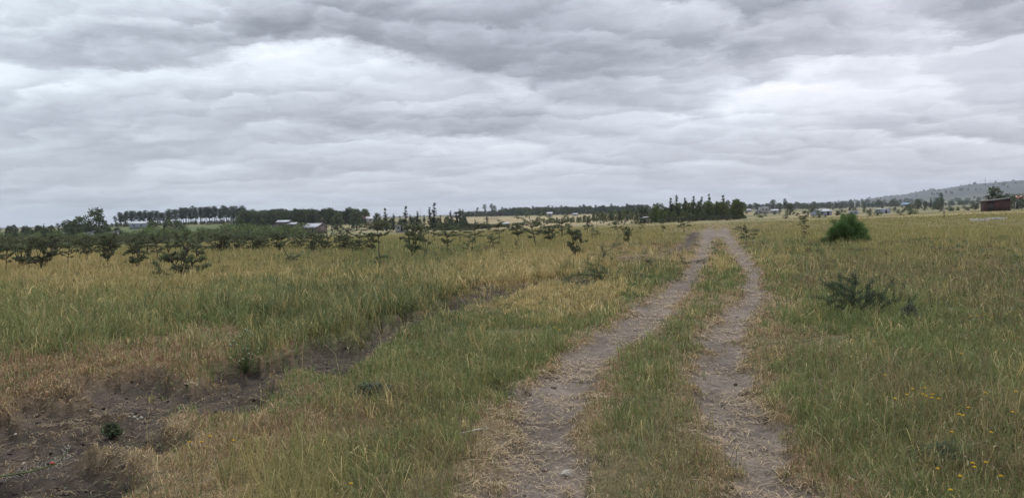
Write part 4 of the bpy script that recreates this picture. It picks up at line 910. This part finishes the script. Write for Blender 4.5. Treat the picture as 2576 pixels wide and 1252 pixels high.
# ------------------------------------------------------------------ small near things
YP = surf_mat('yellow_petal', (.75, .48, .02), (.65, .38, .01), 20); WP = surf_mat('white_petal', (.55, .52, .44), (.42, .40, .34), 20); STEM = surf_mat('green_stem', (.08, .12, .035), (.12, .11, .05), 20)
def flower_mesh(seed, mat, R=.017):
    g = np.random.default_rng(seed); m = MB(); h = .30; tx, ty = g.normal(size=2)*.05
    m.tube([(0, 0, 0), (tx*.5, ty*.5, h*.5), (tx, ty, h)], (.0028, .0024, .002), 4); s = m.mesh('stem', [STEM])
    m = MB(); n = 8
    for i in range(n):
        a = i*2*math.pi/n+g.normal()*.1; c, s_ = math.cos(a), math.sin(a); o = np.array([tx, ty, h]); w = R*.38
        V = [o, o+np.array([c*R*.6-s_*w, s_*R*.6+c*w, .004]), o+np.array([c*R*1.15, s_*R*1.15, .001]), o+np.array([c*R*.6+s_*w, s_*R*.6-c*w, .004])]; V = np.vstack([V, np.array(V)-[0, 0, .0015]])
        m.add(V, [(0, 3, 2, 1), (4, 5, 6, 7), (1, 2, 6, 5), (2, 3, 7, 6)])
    m.tube([(tx, ty, h), (tx, ty, h+.006)], (R*.35, R*.25), 6)
    return s, m.mesh('bloom', [mat])
FLW = [flower_mesh(s, YP) for s in (1, 2, 3)]; WFL = flower_mesh(4, WP, .018)
def flower(sx, sy, label, group, pr=None):
    px, py = sx/D, sy/D; d = ray(px, py); h = .28
    t = (EYE-h)/-d[2]; x, y = d[0]*t, t
    s = np.clip(.42+y*.032, .5, 1.4)
    plant('yellow_flower' if pr is None else 'white_flower', pr or pick(FLW), (x, y, hgt(x, y)), gt.uniform(0, 6.28), (s, s, 1.0), label, 'flower', group, ('stem', 'bloom'))
c3 = lambda X, Y: (1635+X*.4727, 660+Y*.4727)
for X, Y in [(1720, 295), (1750, 290), (1770, 300), (1762, 286)]: flower(*c3(X, Y), 'yellow flower in the small cluster far up in the right field', 'upper right yellow flower cluster')
for X, Y in [(1340, 697), (1385, 718), (1418, 690), (1445, 718), (1440, 730), (1450, 714), (1493, 712), (1520, 730), (1385, 735)]: flower(*c3(X, Y), 'yellow flower in the loose cluster in the lush grass middle right', 'middle right yellow flower cluster')
for X, Y in [(1665, 790), (1645, 812), (1650, 806)]: flower(*c3(X, Y), 'orange yellow flower on the leaning stalk, lower right', 'three flowers by the leaning stalk')
for X, Y in [(1918, 813), (1935, 710), (1985, 662), (1890, 912), (1775, 697)]: flower(*c3(X, Y), 'yellow flower near the right picture edge', 'yellow flowers near the right edge')
for X, Y in [(1613, 916), (1550, 1110), (1725, 1083), (1800, 1090), (1797, 1096), (1850, 1152), (1985, 1150), (1728, 1197), (1575, 1232)]: flower(*c3(X, Y), 'yellow flower in the bottom right corner grass', 'bottom right yellow flowers')
for X, Y in [(1270, 597), (1505, 210), (1180, 422), (1630, 485)]: flower(*c3(X, Y), 'single small yellow flower apart from the clusters in right field', 'lone yellow flowers in the right field')
flower(*c3(1603, 260), 'lone white flower in the right field', None, WFL)
for X, Y in [(1200, 237), (1195, 243), (1215, 285), (1205, 298), (1219, 292), (1262, 320), (1190, 392), (1168, 395)]: flower(817.6+X*.4977, 629+Y*.4977, 'yellow flower left of the wheel tracks in mid distance grass', 'yellow flowers left of the tracks')
flower(817.6+138*.4977, 629+1190*.4977, 'lone yellow flower at the bottom middle left', None)
for X, Y in [(1185, 943), (1196, 946), (1065, 968), (1020, 972)]: flower(X*.4725, 660+Y*.4725, 'yellow flower by the lower edge of the gully', 'yellow flowers by the gully')

g = np.random.default_rng(77)
x, y, z = ground_hit(470, 434); m = MB(); t = np.linspace(-.5, .5, 9); m.tube(np.stack([t*.20, t*.05+.006*np.sin(t*9), .022+t*.02], 1), np.linspace(.006, .0045, 9), 6)
r = tag(link('pale_stick', None, None, (x, y, z)), 'pale broken reed stick lying in grass left of the wheel track', 'stick'); part('stalk', m, PWOOD, r)
m = MB(); m.tube([(.095, .02, .03), (.12, .03, .045), (.125, .01, .02)], .0035, 5); part('bent_tip', m, PWOOD, r)
x, y, z = ground_hit(561, 476); m = MB()
for i in range(34):
    a = g.normal()*.5+.5; L = g.uniform(.03, .10); d = np.array([math.cos(a), math.sin(a), g.uniform(0, .35)]); m.tube([(0, 0, .01), d*L*.5+[0, 0, .015], d*L], (.0018, .0015, .0008), 3)
tag(link('bleached_tuft', m.mesh('bleached_tuft', [WP]), None, (x, y, z)), 'uprooted white bleached grass tuft lying on the left wheel track', 'grass tuft')
# herb with round pale heads in the gully
x, y, z = ground_hit(246, 375); r = tag(link('round_headed_herb', None, None, (x, y, z)), 'green herb with many round pale flower heads in the gully', 'herb')
st = MB(); hd = MB(); lf = MB(); ph = (1+5**.5)/2
for i in range(22):
    a = g.uniform(0, 6.28); rr = g.uniform(.02, .2); h = g.uniform(.15, .5); P = np.array([(0, 0, 0), (math.cos(a)*rr*.6, math.sin(a)*rr*.6, h*.5), (math.cos(a)*rr, math.sin(a)*rr, h)]); st.tube(P, (.004, .003, .002), 4)
    lf.leaves(P[1]+g.normal(size=(16, 3))*[.04, .04, .08], .035, .012, g, np.array([.09, .14, .05]))
    R = g.uniform(.010, .017); hd.tube([P[2]+[0, 0, k*R] for k in (-1, -.6, 0, .6, 1)], (R*.2, R*.8, R, R*.8, R*.2), 7)
part('stem', st, STEM, r); part('leaves', lf, LEAF, r); part('flower_heads', hd, surf_mat('pale_head', (.24, .28, .16), (.16, .2, .1), 60), r)
# thorny twig with red tip in the lower left corner
d = ray(72/D, 1185/D); t = 1.05; r = tag(link('thorny_twig', None, None, (d[0]*3.0, 3.0, hgt(d[0]*3.0, 3.0))), 'spiny green twig with a red tipped bud, bottom left corner', 'twig')
m = MB(); hz = EYE+d[2]*3.0-hgt(d[0]*3.0, 3.0); P = np.array([(-.32, 0, 0), (-.26, 0, hz*.6), (-.15, 0, hz*.97), (0, 0, hz), (.12, 0, hz+.03), (.17, 0, hz+.09)]); m.tube(P, (.006, .005, .004, .0035, .003, .002), 5); part('stem', m, STEM, r)
m = MB(); tt = np.linspace(.3, 1, 60); q = np.array([np.interp(tt*5, range(6), P[:, k]) for k in range(3)]).T
for p in q:
    v = g.normal(size=3); v[1] *= .5; v /= np.linalg.norm(v); m.tube([p, p+v*.016, p+v*.032], (.0014, .001, .0004), 3)
part('thorns', m, PWOOD, r); m = MB(); m.tube([(.085, 0, hz+.03), (.095, 0, hz+.035), (.108, 0, hz+.03)], (.0015, .0045, .002), 6); part('red_bud', m, surf_mat('red_bud', (.5, .08, .04), (.4, .06, .03), 30), r)
# stones
for sx, sy in [(228, 1040), (338, 1052), (345, 1056), (326, 1050), (60, 1165), (355, 1050), (40, 1100)]:
    x, y, z = ground_hit(sx/D, sy/D); m = MB(); k = g.uniform(.010, .022); m.tube([(0, 0, -k*.4), (g.normal()*k*.2, 0, 0), (0, g.normal()*k*.2, k*.6)], (k*.8, k, k*.35), 6)
    tag(link('pebble', m.mesh('pebble', [CONC], True), None, (x, y, z)), 'small pale pebble on the dark gully soil', 'stone', 'pebbles on the gully soil')

# ------------------------------------------------------------------ sky, light, air
SUN_EL, SUN_AZ = math.radians(58), math.radians(25)          # sun high, ahead to the right, veiled by cloud
w = bpy.data.worlds.new('World'); scene.world = w; w.use_nodes = True; t = w.node_tree; N = t.nodes; L = t.links; N.clear()
out = N.new('ShaderNodeOutputWorld'); bg = N.new('ShaderNodeBackground'); L.new(bg.outputs[0], out.inputs['Surface'])
def val(x):
    return x
def mth(op, a, b=None, c=None, clamp=False):
    n = N.new('ShaderNodeMath'); n.operation = op; n.use_clamp = clamp
    for i, v in enumerate((a, b, c)):
        if v is None: continue
        if isinstance(v, (int, float)): n.inputs[i].default_value = v
        else: L.new(v, n.inputs[i])
    return n.outputs[0]
tc = N.new('ShaderNodeTexCoord'); sx = N.new('ShaderNodeSeparateXYZ'); L.new(tc.outputs['Generated'], sx.inputs[0])
X, Y, Z = sx.outputs
den = mth('MAXIMUM', mth('ABSOLUTE', Y), .12); U = mth('DIVIDE', X, den); V = mth('DIVIDE', Z, den)
Zc = mth('ADD', mth('MAXIMUM', Z, 0), .16)
PX = mth('DIVIDE', X, Zc); PY = mth('DIVIDE', Y, Zc)
def comb(a, b, c=0.0):
    n = N.new('ShaderNodeCombineXYZ')
    for i, v in enumerate((a, b, c)):
        if isinstance(v, (int, float)): n.inputs[i].default_value = v
        else: L.new(v, n.inputs[i])
    return n.outputs[0]
def noise(vec, s, d, r=.5, dist=0.0):
    n = N.new('ShaderNodeTexNoise'); n.inputs['Scale'].default_value = s; n.inputs['Detail'].default_value = d; n.inputs['Roughness'].default_value = r; n.inputs['Distortion'].default_value = dist
    L.new(vec, n.inputs['Vector']); return n
def n2(vec, s, d, r=.5):
    n = noise(vec, s, d, r); n.noise_dimensions = '2D'; return n
pc = comb(mth('MULTIPLY', PX, 2.7), mth('MULTIPLY', PY, 2.4))
def vadd(a, b, s):
    m_ = N.new('ShaderNodeVectorMath'); m_.operation = 'MULTIPLY_ADD'; L.new(b, m_.inputs[0]); m_.inputs[1].default_value = (s, s*.8, 0); L.new(a, m_.inputs[2]); return m_.outputs[0]
pw = vadd(pc, n2(pc, 1.0, 8, .62).outputs['Color'], 1.25)
def shift(v, off):
    m_ = N.new('ShaderNodeVectorMath'); m_.operation = 'ADD'; L.new(v, m_.inputs[0]); m_.inputs[1].default_value = off; return m_.outputs[0]
def billow(v, s, smooth):                                    # each cloud: lit shoulder above, grey flat base below
    n = N.new('ShaderNodeTexVoronoi'); n.voronoi_dimensions = '2D'; n.feature = 'SMOOTH_F1'; n.inputs['Scale'].default_value = s; n.inputs['Smoothness'].default_value = smooth
    L.new(v, n.inputs['Vector']); p = N.new('ShaderNodeSeparateXYZ'); L.new(n.outputs['Position'], p.inputs[0]); q = N.new('ShaderNodeSeparateXYZ'); L.new(v, q.inputs[0])
    return mth('MULTIPLY', mth('SUBTRACT', p.outputs[1], q.outputs[1]), s)
bA = billow(pw, .62, .32); bB = billow(shift(pw, (3.3, 1.7, 0)), 1.6, .42)
bC = billow(shift(pw, (7.1, 2.2, 0)), 3.7, .45); nH = n2(shift(pw, (5, 8, 0)), 1.4, 7, .6).outputs['Fac']
nA = n2(pw, .55, 8, .52).outputs['Fac']; nM = n2(shift(pc, (9, 4, 0)), .5, 3).outputs['Fac']
fade = mth('MAXIMUM', mth('MINIMUM', mth('ADD', mth('MULTIPLY', V, 3.0), .32), 1.0), .32)
amp = mth('MULTIPLY', fade, mth('ADD', .25, mth('MULTIPLY', nM, 1.5)))
tone = mth('ADD', mth('MULTIPLY', mth('ADD', mth('ADD', mth('MULTIPLY', bA, .27), mth('MULTIPLY', bB, .18)), mth('ADD', mth('MULTIPLY', bC, .055), mth('MULTIPLY', mth('MAXIMUM', mth('SUBTRACT', nH, .60), 0), .6))), amp), mth('MULTIPLY', mth('MULTIPLY', mth('SUBTRACT', nA, .5), .45), fade))
uv = comb(U, mth('MULTIPLY', V, 2.2)); wu = n2(uv, 3.0, 8, .60); ws = N.new('ShaderNodeSeparateXYZ'); L.new(wu.outputs['Color'], ws.inputs[0])
Uw = mth('ADD', U, mth('MULTIPLY', mth('SUBTRACT', ws.outputs[0], .5), .34)); Vw = mth('ADD', V, mth('MULTIPLY', mth('SUBTRACT', ws.outputs[1], .5), .13))
# sheet x, y of the base, half width, rise above, fall below, strength
BL = [(1940, 238, 60, 30, 26, .24), (1990, 262, 260, 60, 60, .10), (690, 165, 300, 60, 50, .08), (890, 138, 60, 14, 14, .12), (50, 80, 130, 90, 60, .14), (560, 15, 420, 40, 30, .09), (2460, 140, 220, 40, 40, .10), (60, 215, 200, 20, 30, .07),
      (1565, 392, 60, 14, 12, .08), (620, 482, 90, 12, 12, .07), (400, 215, 160, 30, 60, .07), (2330, 230, 260, 50, 40, .06), (450, 345, 70, 14, 16, .06), (1250, 370, 200, 12, 20, .04),
      (1260, 195, 200, 55, 14, -.15), (1450, 120, 330, 60, 22, -.12), (1950, 130, 300, 110, 22, -.13), (2400, 70, 300, 80, 24, -.12), (1480, 235, 240, 40, 12, -.08), (930, 335, 130, 34, 8, -.13), (1250, 320, 160, 24, 10, -.08), (300, 95, 260, 40, 12, -.12), (700, 98, 200, 34, 12, -.13),
      (215, 330, 170, 55, 9, -.10), (480, 375, 220, 18, 7, -.08), (580, 420, 160, 16, 7, -.08), (1700, 445, 380, 22, 9, -.05), (250, 490, 200, 26, 7, -.07), (2500, 430, 200, 36, 10, -.07), (1050, 40, 260, 36, 20, -.06), (2010, 335, 180, 24, 8, -.07),
      (1560, 340, 200, 20, 9, -.05), (2250, 390, 180, 20, 8, -.05), (100, 395, 140, 20, 8, -.05)]
acc = tone
for cx, cy, rx, ru, rd, a in BL:
    d = ray(cx/D, cy/D); u0, v0 = float(d[0]), float(d[2]); su = rx/D/F*1.25; up, dn = ru/D/F*1.2, rd/D/F*1.2
    dv_ = mth('SUBTRACT', mth('SUBTRACT', Vw, v0), mth('MULTIPLY', mth('SUBTRACT', Uw, u0), -.0285))
    vv = mth('ADD', mth('MULTIPLY', mth('MAXIMUM', dv_, 0), 1/up), mth('MULTIPLY', mth('MINIMUM', dv_, 0), -1/dn))
    uu = mth('MULTIPLY', mth('SUBTRACT', Uw, u0), 1/su)
    e = mth('ADD', mth('MULTIPLY', uu, uu), mth('MULTIPLY', vv, vv))
    acc = mth('ADD', acc, mth('MULTIPLY', mth('DIVIDE', 1.0, mth('ADD', 1.0, mth('POWER', e, 1.3))), a))
front = mth('GREATER_THAN', Y, 0)
base = mth('ADD', acc, .548)
lift = mth('MULTIPLY', mth('MAXIMUM', mth('SUBTRACT', Z, .36), 0), 2.4)      # overcast grows brighter towards the zenith
ramp = N.new('ShaderNodeValToRGB'); cr_ = ramp.color_ramp
els = [(0.0, (.20, .21, .235)), (.28, (.34, .355, .39)), (.46, (.485, .50, .545)), (.62, (.64, .665, .71)), (.78, (.80, .83, .87)), (1.0, (.96, .975, 1.0))]
cr_.elements[0].position = 0; cr_.elements[0].color = (*els[0][1], 1); cr_.elements[1].position = els[-1][0]; cr_.elements[1].color = (*els[-1][1], 1)
for p_, c_ in els[1:-1]: e_ = cr_.elements.new(p_); e_.color = (*c_, 1)
L.new(base, ramp.inputs[0])
tint = N.new('ShaderNodeMix'); tint.data_type = 'RGBA'; tint.inputs[6].default_value = (.955, 1.01, 1.04, 1); tint.inputs[7].default_value = (1.0, .99, 1.03, 1)
L.new(mth('ADD', mth('MULTIPLY', U, .9), .55, clamp=True), tint.inputs[0])
m1 = N.new('ShaderNodeVectorMath'); m1.operation = 'MULTIPLY'; L.new(ramp.outputs[0], m1.inputs[0]); L.new(tint.outputs[2], m1.inputs[1])
m2 = N.new('ShaderNodeVectorMath'); m2.operation = 'SCALE'; L.new(m1.outputs[0], m2.inputs[0]); L.new(mth('ADD', 1.0, lift), m2.inputs['Scale'])
sky = N.new('ShaderNodeTexSky'); sky.sky_type = 'NISHITA'; sky.sun_disc = False; sky.sun_elevation = SUN_EL; sky.sun_rotation = SUN_AZ
sk = N.new('ShaderNodeVectorMath'); sk.operation = 'SCALE'; L.new(sky.outputs[0], sk.inputs[0]); sk.inputs['Scale'].default_value = .08
mx = N.new('ShaderNodeMix'); mx.data_type = 'RGBA'; mx.inputs[0].default_value = .93; L.new(sk.outputs[0], mx.inputs[6]); L.new(m2.outputs[0], mx.inputs[7])
w.cycles.sampling_method = 'MANUAL'; w.cycles.sample_map_resolution = 256
L.new(mx.outputs[2], bg.inputs['Color']); bg.inputs['Strength'].default_value = 1.0
sun = bpy.data.lights.new('sun', 'SUN'); sun.energy = 1.4; sun.angle = math.radians(25); sun.color = (1, .96, .9)
so = bpy.data.objects.new('sun', sun); C.objects.link(so)
dv = Vector((math.sin(SUN_AZ)*math.cos(SUN_EL), math.cos(SUN_AZ)*math.cos(SUN_EL), math.sin(SUN_EL))); so.rotation_euler = dv.to_track_quat('Z', 'Y').to_euler()

HAZE = True
if HAZE:
    m = MB(); m.box(-9300, 9300, -9300, 9300, -40, 170)
    hm = bpy.data.materials.new('haze'); tt = nt(hm); o = tt.nodes.new('ShaderNodeOutputMaterial'); v = tt.nodes.new('ShaderNodeVolumePrincipled'); v.inputs['Color'].default_value = (.80, .88, 1, 1)
    v.inputs['Density'].default_value = 9e-5; v.inputs['Anisotropy'].default_value = .3; tt.links.new(v.outputs[0], o.inputs['Volume'])
    tag(link('haze', m.mesh('haze', [hm])), kind='stuff')

scene.view_settings.view_transform = 'Standard'; scene.view_settings.look = 'None'; scene.view_settings.exposure = .18; scene.view_settings.gamma = 1
scene.render.engine = 'CYCLES'
